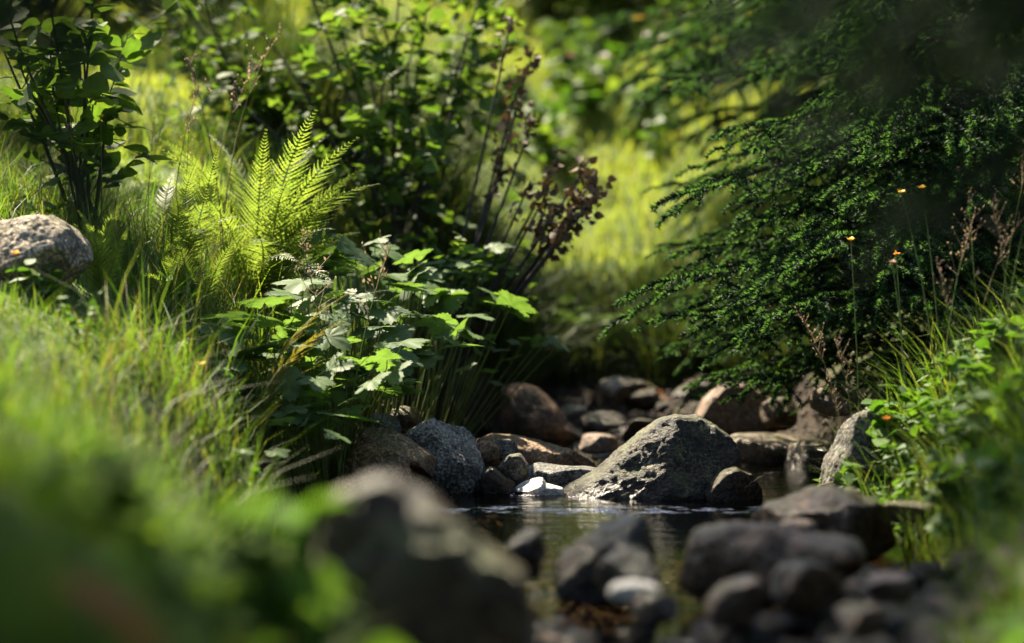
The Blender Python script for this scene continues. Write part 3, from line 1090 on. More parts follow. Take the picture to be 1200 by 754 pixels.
# boughs the photograph shows sharply: tip at (px, py, y), drawn from the trunk
for q, (px, py, y, dz) in enumerate([(782, 222, 6.35, .22), (800, 330, 6.2, .18), (815, 375, 6.3, .16), (905, 145, 6.3, .25), (905, 280, 5.95, .2), (1000, 190, 6.0, .25), (985, 300, 5.9, .2),
                                     (1085, 230, 5.9, .25), (1130, 130, 5.8, .25), (1150, 190, 5.75, .25), (870, 230, 6.4, .22), (850, 440, 6.6, .15), (880, 400, 6.35, .16), (930, 440, 6.3, .14), (900, 350, 6.1, .18), (1000, 420, 6.1, .16), (960, 360, 5.95, .16), (1060, 360, 5.9, .18), (835, 290, 6.5, .2), (880, 190, 6.6, .2), (960, 240, 6.1, .22), (820, 350, 6.9, .2), (790, 290, 7.2, .2), (810, 410, 7.3, .2), (780, 350, 7.6, .2), (1060, 100, 6.1, .25), (1130, 60, 6.0, .25), (990, 120, 6.4, .25), (1180, 100, 6.0, .25), (940, 70, 6.6, .25), (1180, 270, 6.0, .2), (1020, 20, 6.4, .3), (1100, 170, 6.0, .25)]):
    aim(sp_main, q, P(px, py, y), dz)
spruce('bigger spruce behind, with dark hanging boughs over the sunlit meadow', (2.05, 9.9, gz(2.05, 9.9)), 7.0, 1.65, 32, z0=.35, per=7, step=.19, most=98)
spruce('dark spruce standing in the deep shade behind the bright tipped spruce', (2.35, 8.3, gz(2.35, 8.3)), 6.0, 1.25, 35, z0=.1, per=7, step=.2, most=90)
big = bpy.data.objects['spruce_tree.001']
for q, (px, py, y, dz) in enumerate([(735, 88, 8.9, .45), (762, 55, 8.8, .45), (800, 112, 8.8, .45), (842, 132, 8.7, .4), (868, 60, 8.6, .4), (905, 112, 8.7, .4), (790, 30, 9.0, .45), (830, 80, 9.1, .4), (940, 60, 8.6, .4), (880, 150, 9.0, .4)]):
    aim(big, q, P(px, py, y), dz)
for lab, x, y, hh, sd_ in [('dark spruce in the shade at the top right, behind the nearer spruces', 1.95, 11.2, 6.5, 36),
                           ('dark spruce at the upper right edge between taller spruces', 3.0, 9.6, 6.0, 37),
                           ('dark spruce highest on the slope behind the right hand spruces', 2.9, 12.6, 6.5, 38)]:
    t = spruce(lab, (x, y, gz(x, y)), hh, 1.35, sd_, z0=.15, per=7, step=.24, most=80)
    if sd_ == 36:
        for q, (px, py, yy) in enumerate([(790, 160, 10.4), (835, 110, 10.3), (770, 110, 10.5), (870, 190, 10.2), (900, 60, 10.2), (820, 200, 10.4)]):
            aim(t, q, P(px, py, yy), .4)
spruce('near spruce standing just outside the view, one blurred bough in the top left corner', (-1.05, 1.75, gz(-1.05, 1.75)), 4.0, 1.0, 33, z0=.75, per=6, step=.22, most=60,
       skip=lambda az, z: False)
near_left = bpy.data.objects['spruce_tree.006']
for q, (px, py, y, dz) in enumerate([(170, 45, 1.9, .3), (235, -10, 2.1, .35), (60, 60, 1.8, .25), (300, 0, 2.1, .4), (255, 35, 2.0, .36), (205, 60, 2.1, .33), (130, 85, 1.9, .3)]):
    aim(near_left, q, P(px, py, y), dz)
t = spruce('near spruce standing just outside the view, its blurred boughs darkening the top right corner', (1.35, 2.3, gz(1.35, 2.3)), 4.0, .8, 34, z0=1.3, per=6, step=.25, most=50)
for q, (px, py, y, dz) in enumerate([(860, 5, 2.4, .3), (1010, 40, 2.3, .3), (1120, 30, 2.2, .25), (950, -30, 2.5, .3), (1150, 70, 2.3, .3), (1070, 5, 2.4, .3), (1190, 120, 2.2, .25), (1010, -10, 2.2, .3), (1100, 30, 2.4, .3), (900, 20, 2.3, .35)]):
    aim(t, q + 1, P(px, py, y), dz)


r = np.random.default_rng(77)  # unseen spruces added to hold sky and sun off the near ground
for q, (x, y, hh) in enumerate([(-.9, -1.2, 6), (1.0, -1.6, 6.5), (-2.6, -.4, 7), (2.7, -.2, 7), (0.1, -3.0, 8), (-3.9, -2.4, 8), (3.9, -2.2, 8), (3.2, 2.6, 7), (3.6, 5.2, 7.5), (-1.95, 4.9, 3.4)]):
    spruce('unseen spruce added around the view to block light', (x, y, gz(x, y)), hh, 1.7 if hh > 5 else .8, 900 + q, z0=.5, per=6, step=.36, group='unseen spruces added around the view', most=70)


# ------------------------------------------------------------------ shrubs and bushes
def leafy(mbl, anchors, dirs, r, size, tmpl=OVATE, updir=.9, spread=.7):
    n = len(anchors)
    d = dirs + r.normal(0, spread, (n, 3)) * np.array([1, 1, .5])
    d[:, 2] *= .5
    up = np.array([0, 0, updir]) + r.normal(0, .45, (n, 3))
    scatter(mbl, tmpl[0], tmpl[1], anchors, frames(d, up), size * r.uniform(.6, 1.25, n))


def shrub(name, label, cat, base, tips, seed, leaf=.05, mat='shrub', twigs=9, per=8, tmpl=OVATE, stem_r=.008, start=.3, group=None, twig_len=.22, bark='bark', bare=None):
    r = np.random.default_rng(seed)
    t = thing(name, label, cat, base, 0, group)
    fol = MB()
    B = np.array(tuple(base))
    for tip in tips:
        T = np.array(tuple(tip)) - B
        p0 = r.normal(0, .025, 3) * np.array([1, 1, 0]) + np.array([0, 0, -.06])
        L = np.linalg.norm(T)
        p1 = p0 + np.array([T[0] * .15, T[1] * .15, L * .38])
        p2 = T * .72 + r.normal(0, .05 * L, 3)
        pts = bez(p0, p1, p2, T, 14)
        sm = MB()
        tube(sm, pts, np.linspace(stem_r, stem_r * .3, 14) * r.uniform(.7, 1.2), 6)
        A, D = [], []
        for q in range(twigs):
            u = start + (1 - start) * (q + r.uniform(0, 1)) / twigs
            k = min(u, .999) * 13
            i0 = int(k)
            b = pts[i0] * (1 - k + i0) + pts[i0 + 1] * (k - i0)
            ax = pts[i0 + 1] - pts[i0]
            ax /= np.linalg.norm(ax)
            d = ax * .5 + rand_unit(1, r)[0] * .9 + np.array([0, 0, .15])
            d /= np.linalg.norm(d)
            tl = twig_len * r.uniform(.5, 1.2) * (1.25 - .6 * u)
            tw = b + d * tl * np.linspace(0, 1, 5)[:, None] + np.array([0, 0, -.12 * tl]) * (np.linspace(0, 1, 5) ** 2)[:, None]
            tube(sm, tw, np.linspace(stem_r * .32, stem_r * .12, 5), 4)
            for w in range(per):
                f = (w + r.uniform(.2, 1)) / per
                A.append(b + d * tl * f + np.array([0, 0, -.12 * tl * f * f]))
                D.append(d * .8 + rand_unit(1, r)[0] * .6)
        sm.build('stem', M[bark], t)
        if A:
            leafy(fol, np.array(A), np.array(D), r, leaf, tmpl)
    if fol.n:
        fol.build('foliage', M[mat], t)
    return t


b = Vector((-.34, 7.5, gz(-.34, 7.5)))
tips = [P(px, py, y) for px, py, y in [(300, 30, 7.7), (345, -40, 7.6), (395, 20, 7.4), (400, -90, 7.6), (440, -30, 7.7), (450, 60, 7.3), (480, -110, 7.5), (500, 10, 7.6), (520, -60, 7.8), (545, 60, 7.4), (560, 10, 7.7), (575, -90, 7.7), (420, 150, 7.2), (505, 170, 7.2), (270, 110, 7.5)]]
shrub('leafy_shrub', 'tall many stemmed green shrub behind the fern, sunny meadow glinting between its stems', 'shrub', b, tips, 41, leaf=.055, twigs=9, per=8, stem_r=.0085, start=.32)
b = Vector((-.30, 7.25, gz(-.30, 7.25)))
tips = [P(px, py, y) for px, py, y in [(560, 330, 6.8), (600, 300, 6.9), (620, 345, 7.0), (540, 300, 6.8), (580, 370, 6.9), (515, 345, 6.7), (630, 310, 7.1)]]
shrub('low_shrub', 'low spreading shrub with small dark leaves overhanging the stream beside lobed leaves', 'shrub', b, tips, 42, leaf=.035, twigs=8, per=8, stem_r=.005, start=.35, twig_len=.14)
b = Vector((-1.08, 6.3, gz(-1.08, 6.3)))
tips = [P(px, py, y) for px, py, y in [(10, 10, 6.0), (55, -20, 6.0), (60, 40, 6.1), (110, -30, 6.1), (95, 30, 6.2), (70, 110, 6.3), (125, 90, 6.3), (150, 40, 6.5), (20, 70, 6.2), (-10, 20, 6.3)]]
shrub('roundleaf_shrub', 'dark stemmed shrub with broad rounded leaves above the lichen crusted boulder', 'shrub', b, tips, 43, leaf=.062, twigs=7, per=5, tmpl=ROUND, stem_r=.006, start=.35)
b = Vector((-.85, 7.9, gz(-.85, 7.9)))
tips = [P(px, py, y) for px, py, y in [(200, 20, 7.9), (240, -30, 7.9), (280, 60, 7.8), (180, -40, 8.1), (250, 90, 7.7), (150, 10, 8.2), (310, 120, 7.8)]]
shrub('leafy_shrub', 'dim green shrub between the rounded leaf shrub and the many stemmed shrub', 'shrub', b, tips, 44, leaf=.05, twigs=9, per=7, stem_r=.007, start=.3)


b = Vector((-.28, 8.75, gz(-.28, 8.75)))  # shrub added to keep the sun off the stream bed
tips = [P(px, py, y) for px, py, y in [(520, 40, 8.8), (560, 70, 8.7), (480, 70, 8.9), (600, 45, 8.8), (540, -20, 8.9), (585, 110, 8.6), (500, 120, 8.8)]]
shrub('leafy_shrub', 'fresh green shrub added behind the withered brown clusters to shade the stream bed', 'shrub', b, tips, 46, leaf=.055, twigs=9, per=8, stem_r=.007, start=.45)


# shrub with withered brown clusters
def withered(label, base, tips, seed):
    r = np.random.default_rng(seed)
    t = thing('withered_shrub', label, 'shrub', base)
    B = np.array(tuple(base))
    for px, py, y, big in tips:
        T = np.array(tuple(P(px, py, y))) - B
        L = np.linalg.norm(T)
        pts = bez((r.normal(0, .02), r.normal(0, .02), -.05), (T[0] * .3, T[1] * .3, L * .22), T * .7 + np.array([0, 0, -.04 * L]), T, 14)
        sm = MB()
        tube(sm, pts, np.linspace(.0075, .0028, 14), 6)
        sm.build('stem', M['bark'], t)
        cl = MB()
        n = int(44 * big)
        u = r.beta(2.2, 1.0, n) * .30 * big ** .5 + (1 - .30 * big ** .5)
        k = np.clip(u, 0, .999) * 13
        i0 = k.astype(int)
        A = pts[i0] * (1 - k + i0)[:, None] + pts[np.minimum(i0 + 1, 13)] * (k - i0)[:, None] + r.normal(0, .017 * big ** .5, (n, 3))
        scatter(cl, OVATE[0] * np.array([1, 1, 1.8]), OVATE[1], A, frames(rand_unit(n, r), rand_unit(n, r)), r.uniform(.016, .034, n))
        cl.build('withered_leaves', M['withered'], t)
    return t


withered('shrub of bare arching stems tipped with withered brown leaves beside the sunny meadow', Vector((-.27, 7.0, gz(-.27, 7.0))),
         [(600, 20, 7.2, .6), (626, 55, 7.3, .9), (606, 105, 7.1, .9), (628, 130, 7.2, .6), (697, 208, 6.9, 1.5), (684, 232, 7.0, 1.3), (655, 185, 7.1, .8), (650, 250, 6.9, .8), (670, 245, 6.9, .9), (590, 190, 7.1, .5), (640, 228, 6.9, .7), (703, 222, 6.85, 1.1), (690, 188, 7.0, .8), (622, 212, 7.0, .5), (668, 262, 6.8, .6)], 45)


# far bushes on the meadow
def bush(label, x, y, w, h, seed, leaf=.07, n=1500, mat='bush', group=None):
    r = np.random.default_rng(seed)
    t = thing('bush', label, 'bush', (x, y, gz(x, y)), 0, group)
    sm, fol = MB(), MB()
    lobes = [(r.uniform(-.35, .35) * w, r.uniform(-.35, .35) * w, r.uniform(.35, .85) * h, r.uniform(.18, .32) * w) for _ in range(11)]
    for lx, ly, lz, lr in lobes:
        tube(sm, bez((r.normal(0, .05), r.normal(0, .05), -.1), (lx * .3, ly * .3, lz * .4), (lx * .8, ly * .8, lz * .7), (lx, ly, lz), 8), np.linspace(.014, .004, 8), 5)
        m = n // len(lobes)
        d = rand_unit(m, r)
        A = np.array([lx, ly, lz]) + d * (lr * r.uniform(.25, 1, m) ** .5)[:, None] * np.array([1, 1, .8])
        leafy(fol, A, d, r, leaf)
    sm.build('stem', M['bark'], t)
    fol.build('foliage', M[mat], t)
    return t


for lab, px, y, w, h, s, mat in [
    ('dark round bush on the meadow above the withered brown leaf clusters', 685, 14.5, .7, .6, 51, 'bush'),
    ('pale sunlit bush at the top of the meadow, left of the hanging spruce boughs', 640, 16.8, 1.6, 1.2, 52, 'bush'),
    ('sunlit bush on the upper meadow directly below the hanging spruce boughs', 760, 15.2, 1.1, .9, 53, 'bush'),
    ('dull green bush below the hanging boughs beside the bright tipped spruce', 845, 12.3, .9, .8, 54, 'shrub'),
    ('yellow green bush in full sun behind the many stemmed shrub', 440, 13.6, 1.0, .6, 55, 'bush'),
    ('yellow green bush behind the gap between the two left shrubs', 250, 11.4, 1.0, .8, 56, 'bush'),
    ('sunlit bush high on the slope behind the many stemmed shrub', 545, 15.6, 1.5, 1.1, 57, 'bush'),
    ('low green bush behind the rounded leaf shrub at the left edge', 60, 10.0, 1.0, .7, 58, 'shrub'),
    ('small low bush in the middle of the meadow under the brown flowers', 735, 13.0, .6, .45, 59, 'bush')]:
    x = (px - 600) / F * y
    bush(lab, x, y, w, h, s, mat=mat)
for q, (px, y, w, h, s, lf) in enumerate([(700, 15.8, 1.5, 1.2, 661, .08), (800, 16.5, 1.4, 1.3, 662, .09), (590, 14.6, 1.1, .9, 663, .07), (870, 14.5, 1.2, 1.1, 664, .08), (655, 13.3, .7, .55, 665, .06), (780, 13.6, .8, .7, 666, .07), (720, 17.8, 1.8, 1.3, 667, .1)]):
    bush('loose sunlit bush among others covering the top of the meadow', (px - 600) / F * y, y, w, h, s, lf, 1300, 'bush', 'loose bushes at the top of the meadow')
for q, (x, y, s) in enumerate([(-6.5, 13, 61), (-4.2, 19, 62), (5.2, 14.5, 63), (4.2, 22, 64)]):
    bush('leafy bush at the edge of the sloping meadow', x, y, 2.2, 2.0, s, .11, 1500, 'shrub', 'bushes at the meadow edge')


# tall slim trees added up the slope, outside the view: their crowns shade the near stones
def slim_tree(label, x, y, crown_z, rad, seed, n=900, group=None):
    r = np.random.default_rng(seed)
    z0 = gz(x, y)
    t = thing('shade_tree', label, 'tree', (x, y, z0), 0, group)
    m, fol = MB(), MB()
    top = crown_z - z0 + rad
    zs = np.linspace(-.2, top, 16)
    tube(m, np.stack([.05 * np.sin(zs * .8), .04 * np.cos(zs), zs], 1), np.linspace(.10, .015, 16), 8)
    A, D = [], []
    for q in range(26):
        h = top - 2.1 * rad * r.uniform(.02, .95)
        d = rand_unit(1, r)[0] * np.array([1, 1, .3])
        e = np.array([0, 0, h]) + d * rad * r.uniform(.5, 1.0) + np.array([0, 0, .25 * rad])
        pts = bez((0, 0, h - .3), (d[0] * .2, d[1] * .2, h), (d[0] * .6 * rad, d[1] * .6 * rad, h + .2), e, 8)
        tube(m, pts, np.linspace(.02, .004, 8), 5)
        k = n // 26
        A.append(e + r.normal(0, .2, (k, 3)) - (e - np.array([0, 0, h])) * r.uniform(0, .6, k)[:, None])
        D.append(rand_unit(k, r))
    leafy(fol, np.concatenate(A), np.concatenate(D), r, .075)
    m.build('trunk', M['bark'], t)
    fol.build('crown', M['shrub'], t)
    return t


for q, (sx, sy, sz, dist, rad) in enumerate([(.35, 3.95, .1, 10.0, .95), (1.0, 3.9, .1, 11.5, .7), (-.42, 2.05, .3, 5.0, .33)]):
    x = sx + math.sin(SUN_AZ) * dist
    y = sy + math.cos(SUN_AZ) * dist
    slim_tree('unseen shade tree added up the slope beyond the left bank', x, y, sz + math.tan(SUN_EL) * dist, rad, 950 + q, group='added shade trees up the slope')


# ------------------------------------------------------------------ ferns
def frond_mesh(seed, L=.42, W=.085, dry=False, pairs=40):
    r = np.random.default_rng(seed)
    m = MB()
    t = np.linspace(0, 1, 18)
    bow = r.uniform(.3, .6)
    side = r.uniform(-.1, .1)
    ax = np.stack([L * (t - .12 * bow * t ** 3), L * side * t ** 2, -L * bow * t ** 2.6], 1)
    tube(m, ax, np.linspace(.0022, .0005, 18), 5)
    for k in range(pairs):
        u = .16 + .83 * (k / (pairs - 1)) ** .92
        kk = min(u, .998) * 17
        i0 = int(kk)
        b = ax[i0] * (1 - kk + i0) + ax[i0 + 1] * (kk - i0)
        d0 = ax[i0 + 1] - ax[i0]
        d0 /= np.linalg.norm(d0)
        prof = max(0.0, math.sin(math.pi * min(1, (u - .06) / .94) ** .62)) if u < .999 else 0
        pl = W * max(.05, prof) * r.uniform(.9, 1.1)
        for s in (-1, 1):
            pr = np.cross([0, 0, 1], d0) * s
            d = d0 * r.uniform(.5, .75) + pr * .85 + np.array([0, 0, r.uniform(-.3, .25)])
            d /= np.linalg.norm(d)
            nl = max(4, int(pl / .0032))
            q = np.linspace(.04, 1, nl)
            c = b + d * pl * q[:, None] + d0 * (.22 * pl) * (q ** 2)[:, None] + np.array([0, 0, -.16 * pl]) * (q ** 2)[:, None]
            lw = .0046 * (1 - q * .85) * (pl / W) ** .4 * r.uniform(.85, 1.15)
            e = np.cross(np.cross(d, d0 + 1e-6), d)
            e /= np.linalg.norm(e) + 1e-9
            tooth = np.where(np.arange(nl) % 2 == 0, 1.0, .5)[:, None]
            sh = d * .003
            v = np.stack([c - e * lw[:, None] * tooth + sh, c, c + e * lw[:, None] * tooth + sh], 1).reshape(-1, 3)
            k2 = np.arange(nl - 1)[:, None] * 3
            m.add(v, np.concatenate([k2 + np.array([[0, 1, 4, 3]]), k2 + np.array([[1, 2, 5, 4]])]))
    return m.mesh('frond', M['fern_dry'] if dry else M['fern'], False)


FR = [frond_mesh(200 + k, .42, w) for k, w in enumerate((.052, .06, .046, .056))]
FRD = frond_mesh(210, .42, .06, True)


def fern(label, base, fronds, seed, group=None):
    """fronds: (tip vector)"""
    r = np.random.default_rng(seed)
    t = thing('fern', label, 'fern', base, 0, group)
    for q, tip in enumerate(fronds):
        d = Vector(tip) - Vector(base)
        L = d.length
        o = link('frond', FR[q % 4], t, (r.normal(0, .012), r.normal(0, .012), -.02))
        o.rotation_mode = 'QUATERNION'
        # x along d, z (leaf face) outward and up; the arch in the mesh bends the tip down, so aim a little above
        xa = (d / L + Vector((0, 0, .2))).normalized()
        za = Vector((d.x, d.y - .25, .0)) * 1.0
        za = za - xa * za.dot(xa)
        if za.length < .05:
            za = Vector((r.normal(), -1, 0))
            za = za - xa * za.dot(xa)
        za = -za.normalized()
        if za.z < 0:
            za = -za
        za = Matrix.Rotation(r.normal(.1, .35), 3, xa) @ za
        ya = za.cross(xa)
        o.rotation_quaternion = Matrix((xa, ya, za)).transposed().to_quaternion()
        o.scale = (L / .40,) * 3
    return t


b = Vector((-.68, 6.5, gz(-.68, 6.5)))
fern('tall sunlit fern with upright feathery fronds in front of the many stemmed shrub', b,
     [P(338, 100, 6.4), P(380, 155, 6.35), P(396, 188, 6.4), P(404, 228, 6.4), P(298, 145, 6.5), P(265, 185, 6.4), P(240, 215, 6.3), P(350, 250, 6.1), P(285, 250, 6.1), P(362, 136, 6.5), P(390, 172, 6.5), P(322, 160, 6.3), P(412, 262, 6.3), P(310, 205, 6.15), P(372, 215, 6.15), P(280, 140, 6.6), P(250, 165, 6.6), P(330, 130, 6.6)], 71)
b = Vector((-.86, 6.25, gz(-.86, 6.25)))
fern('fern half hidden in grass right of the lichen crusted boulder', b,
     [P(215, 160, 6.2), P(240, 185, 6.1), P(195, 190, 6.1), P(262, 172, 6.3), P(225, 215, 5.95), P(180, 170, 6.3), P(250, 215, 6.0)], 72)
b = Vector((-1.08, 7.1, gz(-1.08, 7.1)))
fern('pale yellow green fern glowing behind the boulder on the left bank', b,
     [P(120, 125, 7.1), P(150, 130, 7.2), P(180, 140, 7.1), P(95, 150, 7.0), P(205, 160, 7.1), P(140, 165, 6.9)], 73)
for lab, x, y, tips_ in [
    ('low fern spreading between the two taller ferns on the left bank', -.78, 6.0, [(180, 250), (215, 260), (240, 290), (160, 285), (255, 250)]),
    ('low fern tucked against the right end of the lichen crusted boulder', -.98, 5.75, [(110, 215), (135, 225), (160, 250), (95, 240)]),
    ('fern at the back of the left bank under the dim green shrub', -.72, 6.9, [(215, 140), (240, 150), (265, 160), (195, 165), (230, 185)])]:
    b = Vector((x, y, gz(x, y)))
    fern(lab, b, [P(px, py, y - .05) for px, py in tips_], int(-x * 1000))
b = Vector((P(300, 385, 5.6).x, 5.6, gz(P(300, 385, 5.6).x, 5.6)))
t = thing('fern', 'small yellowing fern sprig between bank grass and the lobed leaves', 'fern', b)
for tip in (P(330, 328, 5.6), P(340, 352, 5.55)):
    d = tip - b
    o = link('frond', FRD, t, (0, 0, -.01), (0, -math.atan2(d.z, math.hypot(d.x, d.y)) - .1, math.atan2(d.y, d.x)), d.length / .4)


# ------------------------------------------------------------------ broad lobed leaves on the bank
def lobed_leaf(seed, lobes=5, dent=.17):
    """a palmate leaf, stalk end at the origin, pointing along +x, about 1 across, slightly folded"""
    r = np.random.default_rng(seed)
    K = 96
    a = np.linspace(-math.pi * .93, math.pi * .93, K)
    rad = np.zeros(K)
    cents = np.linspace(-2.0, 2.0, 5) if lobes == 5 else np.linspace(-1.3, 1.3, 3)
    for c, s in zip(cents, [.62, .9, 1.05, .9, .62] if lobes == 5 else [.85, 1.05, .85]):
        w = .84 if lobes == 5 else .80
        rad = np.maximum(rad, s * np.exp(-((a - c) / w) ** 2 * 1.1))
    rad = np.maximum(rad, .5) * (1 - dent * (np.abs(((a * 11 + r.uniform(0, 1)) % 1) - .5) * 2))
    rad *= .56
    ring = []
    for f in (.33, .66, 1.0):
        x, y = rad * np.cos(a) * f, rad * np.sin(a) * f
        rr = np.hypot(x, y)
        z = .012 * np.cos(a * (lobes - 1) * .78) * rr - .28 * rr ** 2 + .12 * np.abs(y) + .006 * np.sin(a * 9) * f
        ring.append(np.stack([x, y, z], 1))
    v = np.concatenate([[(0, 0, 0)], *ring])
    tris = np.array([(0, 1 + k, 2 + k) for k in range(K - 1)])
    q = np.concatenate([np.array([(1 + g * K + k, 1 + (g + 1) * K + k, 2 + (g + 1) * K + k, 2 + g * K + k) for k in range(K - 1)]) for g in (0, 1)])
    return v, [tris, q]


LOB = [lobed_leaf(300 + k, 5 if k % 2 else 3) for k in range(4)]


def leaf_with_stalk(tmpl, base, pos, az, pitch, roll, size, mat, parent, name='leaf'):
    m = MB()
    R = (Matrix.Rotation(az, 3, 'Z') @ Matrix.Rotation(pitch, 3, 'Y') @ Matrix.Rotation(roll, 3, 'X'))
    R = np.array(R)
    v = (tmpl[0] * size) @ R.T + np.array(tuple(pos))
    m.add(v, *tmpl[1])
    pts = bez(base, (np.array(tuple(base)) * .6 + np.array(tuple(pos)) * .4) + np.array([0, 0, .04]), np.array(tuple(pos)) + np.array([0, 0, -.03]) - R[:, 0] * size * .1, pos, 8)
    tube(m, pts, np.linspace(.0022, .0013, 8), 5, mi=1)
    return m.build(name, [M[mat], M['stalk']], parent)


def lobed_plant(label, base, leaves, seed, size=.13, mat='lobed', name='broadleaf_herb', cat='plant'):
    r = np.random.default_rng(seed)
    t = thing(name, label, cat, base)
    B = Vector(base)
    for q, (px, py, y) in enumerate(leaves):
        p = P(px, py, y) - B
        az = -math.pi / 2 + r.normal(0, .9)
        leaf_with_stalk(LOB[int(r.integers(0, 4))], (r.normal(0, .01), r.normal(0, .01), -.03), p, az, r.uniform(-.4, .4), r.normal(0, .42), size * r.uniform(.75, 1.2), mat, t)
    return t


def pick(xs, ys, y0, n, seed):
    r = np.random.default_rng(seed)
    out = []
    for _ in range(n):
        py = r.uniform(*ys)
        out.append((r.uniform(*xs), py, y0 - (py - .5 * (ys[0] + ys[1])) * .0045 + r.uniform(-.06, .06)))
    return out


lobed_plant('broad lobed herb with pale sunlit leaves at the middle of the left bank', (-.46, 6.05, gz(-.46, 6.05)),
            [(352, 385, 5.85), (385, 395, 5.8), (400, 375, 5.95), (430, 385, 6.0), (455, 412, 5.9), (360, 352, 5.95), (330, 400, 5.75), (420, 355, 6.05), (395, 345, 6.1), (470, 388, 6.0), (445, 366, 6.1)] + pick((320, 480), (350, 450), 5.85, 24, 1), 81)
lobed_plant('broad lobed herb with large leaves raised in front of the shrub stems', (-.38, 6.45, gz(-.38, 6.45)),
            [(380, 310, 6.3), (415, 290, 6.35), (430, 305, 6.3), (405, 318, 6.25), (455, 325, 6.3), (475, 335, 6.3), (368, 318, 6.3), (440, 282, 6.5)] + pick((370, 500), (285, 370), 6.35, 22, 2), 82)
lobed_plant('broad lobed herb with shaded leaves leaning over the stones towards the stream', (-.32, 6.4, gz(-.32, 6.4)),
            [(520, 380, 6.25), (500, 400, 6.4), (535, 385, 6.45), (485, 410, 6.35), (550, 370, 6.5)] + pick((440, 545), (330, 430), 6.45, 22, 3), 83)
lobed_plant('low broad lobed herb with dull leaves just above the brown slab', (-.42, 5.95, gz(-.42, 5.95)),
            [(330, 430, 5.8), (345, 440, 5.75), (325, 418, 5.75), (365, 450, 5.75), (390, 455, 5.85)] + pick((300, 480), (420, 495), 5.85, 34, 4), 84, size=.11)


lobed_plant('trailing herb with small pale leaves hanging over the stream bed beside the sloping boulder', (-.22, 6.9, gz(-.22, 6.9)),
            [(600, 400, 6.8), (615, 397, 6.8), (628, 401, 6.8), (640, 398, 6.8), (652, 404, 6.8), (590, 410, 6.8), (575, 395, 6.7), (560, 410, 6.7), (600, 420, 6.9), (545, 430, 6.6), (570, 435, 6.7), (585, 450, 6.8), (550, 455, 6.6)], 85, size=.075)
lobed_plant('broad lobed herb with half lit leaves between the fern and the yellowing sprig', (-.56, 5.9, gz(-.56, 5.9)),
            [(285, 372, 5.7), (300, 380, 5.7), (275, 400, 5.65), (310, 355, 5.75), (340, 345, 5.85), (262, 385, 5.7), (355, 330, 5.95), (320, 405, 5.7)] + pick((270, 350), (380, 440), 5.7, 6, 6), 86, size=.15)
lobed_plant('broad lobed herb with dark leaves under the arching stems beside the low shrub', (-.25, 6.75, gz(-.25, 6.75)),
            pick((480, 600), (290, 400), 6.65, 16, 7), 87, size=.14)


lobed_plant('low broad lobed herb with pale leaves at the stream edge left of the brown slab', (-.44, 5.75, gz(-.44, 5.75)),
            pick((310, 410), (440, 530), 5.6, 20, 8), 88, size=.09)


# small-leaved herbs
def herb(label, base, h, n, seed, leaf=.03, mat='herb', spread=.08, group=None, name='small_herb', tmpl=OVATE, stems=5):
    r = np.random.default_rng(seed)
    t = thing(name, label, 'plant', base, 0, group)
    fol, sm = MB(), MB()
    for q in range(stems):
        a = r.uniform(0, TAU)
        e = np.array([math.cos(a) * spread * r.uniform(.3, 1.2), math.sin(a) * spread * r.uniform(.3, 1.2), h * r.uniform(.6, 1.1)])
        pts = bez((0, 0, -.02), (e[0] * .2, e[1] * .2, h * .4), (e[0] * .7, e[1] * .7, e[2] * .85), e, 9)
        tube(sm, pts, np.linspace(.0018, .0007, 9), 4)
        m = n // stems
        k = r.uniform(.2, 1, m) * 7.99
        i0 = k.astype(int)
        A = pts[i0] * (1 - k + i0)[:, None] + pts[i0 + 1] * (k - i0)[:, None]
        d = rand_unit(m, r) * np.array([1, 1, .4])
        leafy(fol, A, d, r, leaf, tmpl, spread=.3)
    sm.build('stem', M['stalk'], t)
    fol.build('foliage', M[mat], t)
    return t


r = np.random.default_rng(91)
for k in range(64):
    y = r.uniform(4.2, 5.8)
    x = np.interp(y, YR, XR) + r.uniform(.02, .5)
    herb('leafy green herb in the thick growth on the right bank', (x, y, gz(x, y)), r.uniform(.09, .2), 70, 1400 + k, r.uniform(.026, .055), group='herbs on the right bank')
for k in range(13):
    y = r.uniform(2.15, 3.4)
    x = np.interp(y, YL, XL) - r.uniform(.02, .45)
    herb('blurred leafy herb on the near left bank', (x, y, gz(x, y)), r.uniform(.05, .12), 40, 440 + k, r.uniform(.03, .055), 'near_herb', group='herbs on the near left bank')
for q, (px, y, hh) in enumerate([(360, 2.5, .16), (400, 2.42, .12), (330, 2.6, .2), (440, 2.35, .08), (300, 2.55, .2), (380, 2.3, .1)]):
    x = (px - 600) / F * y
    herb('bright blurred herb overlapping the large out of focus boulder', (x, y, gz(x, y)), hh, 45, 485 + q, .05, 'near_herb', .07, 'herbs beside the out of focus boulder')
for k in range(12):
    y = r.uniform(1.9, 2.9)
    x = np.interp(y, YR, XR) + r.uniform(.02, .25)
    herb('blurred leafy herb on the near right bank', (x, y, gz(x, y)), r.uniform(.07, .15), 50, 470 + k, r.uniform(.03, .05), group='herbs on the near right bank')
for k in range(14):
    y = r.uniform(8.6, 9.1)
    x = r.uniform(-.3, 1.5)
    herb('dark broadleaf herb overhanging the head of the stream', (x, y, gz(x, y)), r.uniform(.10, .22), 60, 490 + k, r.uniform(.05, .10), 'shrub', .18, 'herbs at the head of the stream')
for k in range(20):
    y = r.uniform(4.9, 6.6)
    x = np.interp(y, YL, XL) - r.uniform(.1, 1.0)
    herb('small leafy herb in the grass of the left bank', (x, y, gz(x, y)), r.uniform(.06, .14), 45, 520 + k, r.uniform(.02, .034), group='herbs in the left bank grass')


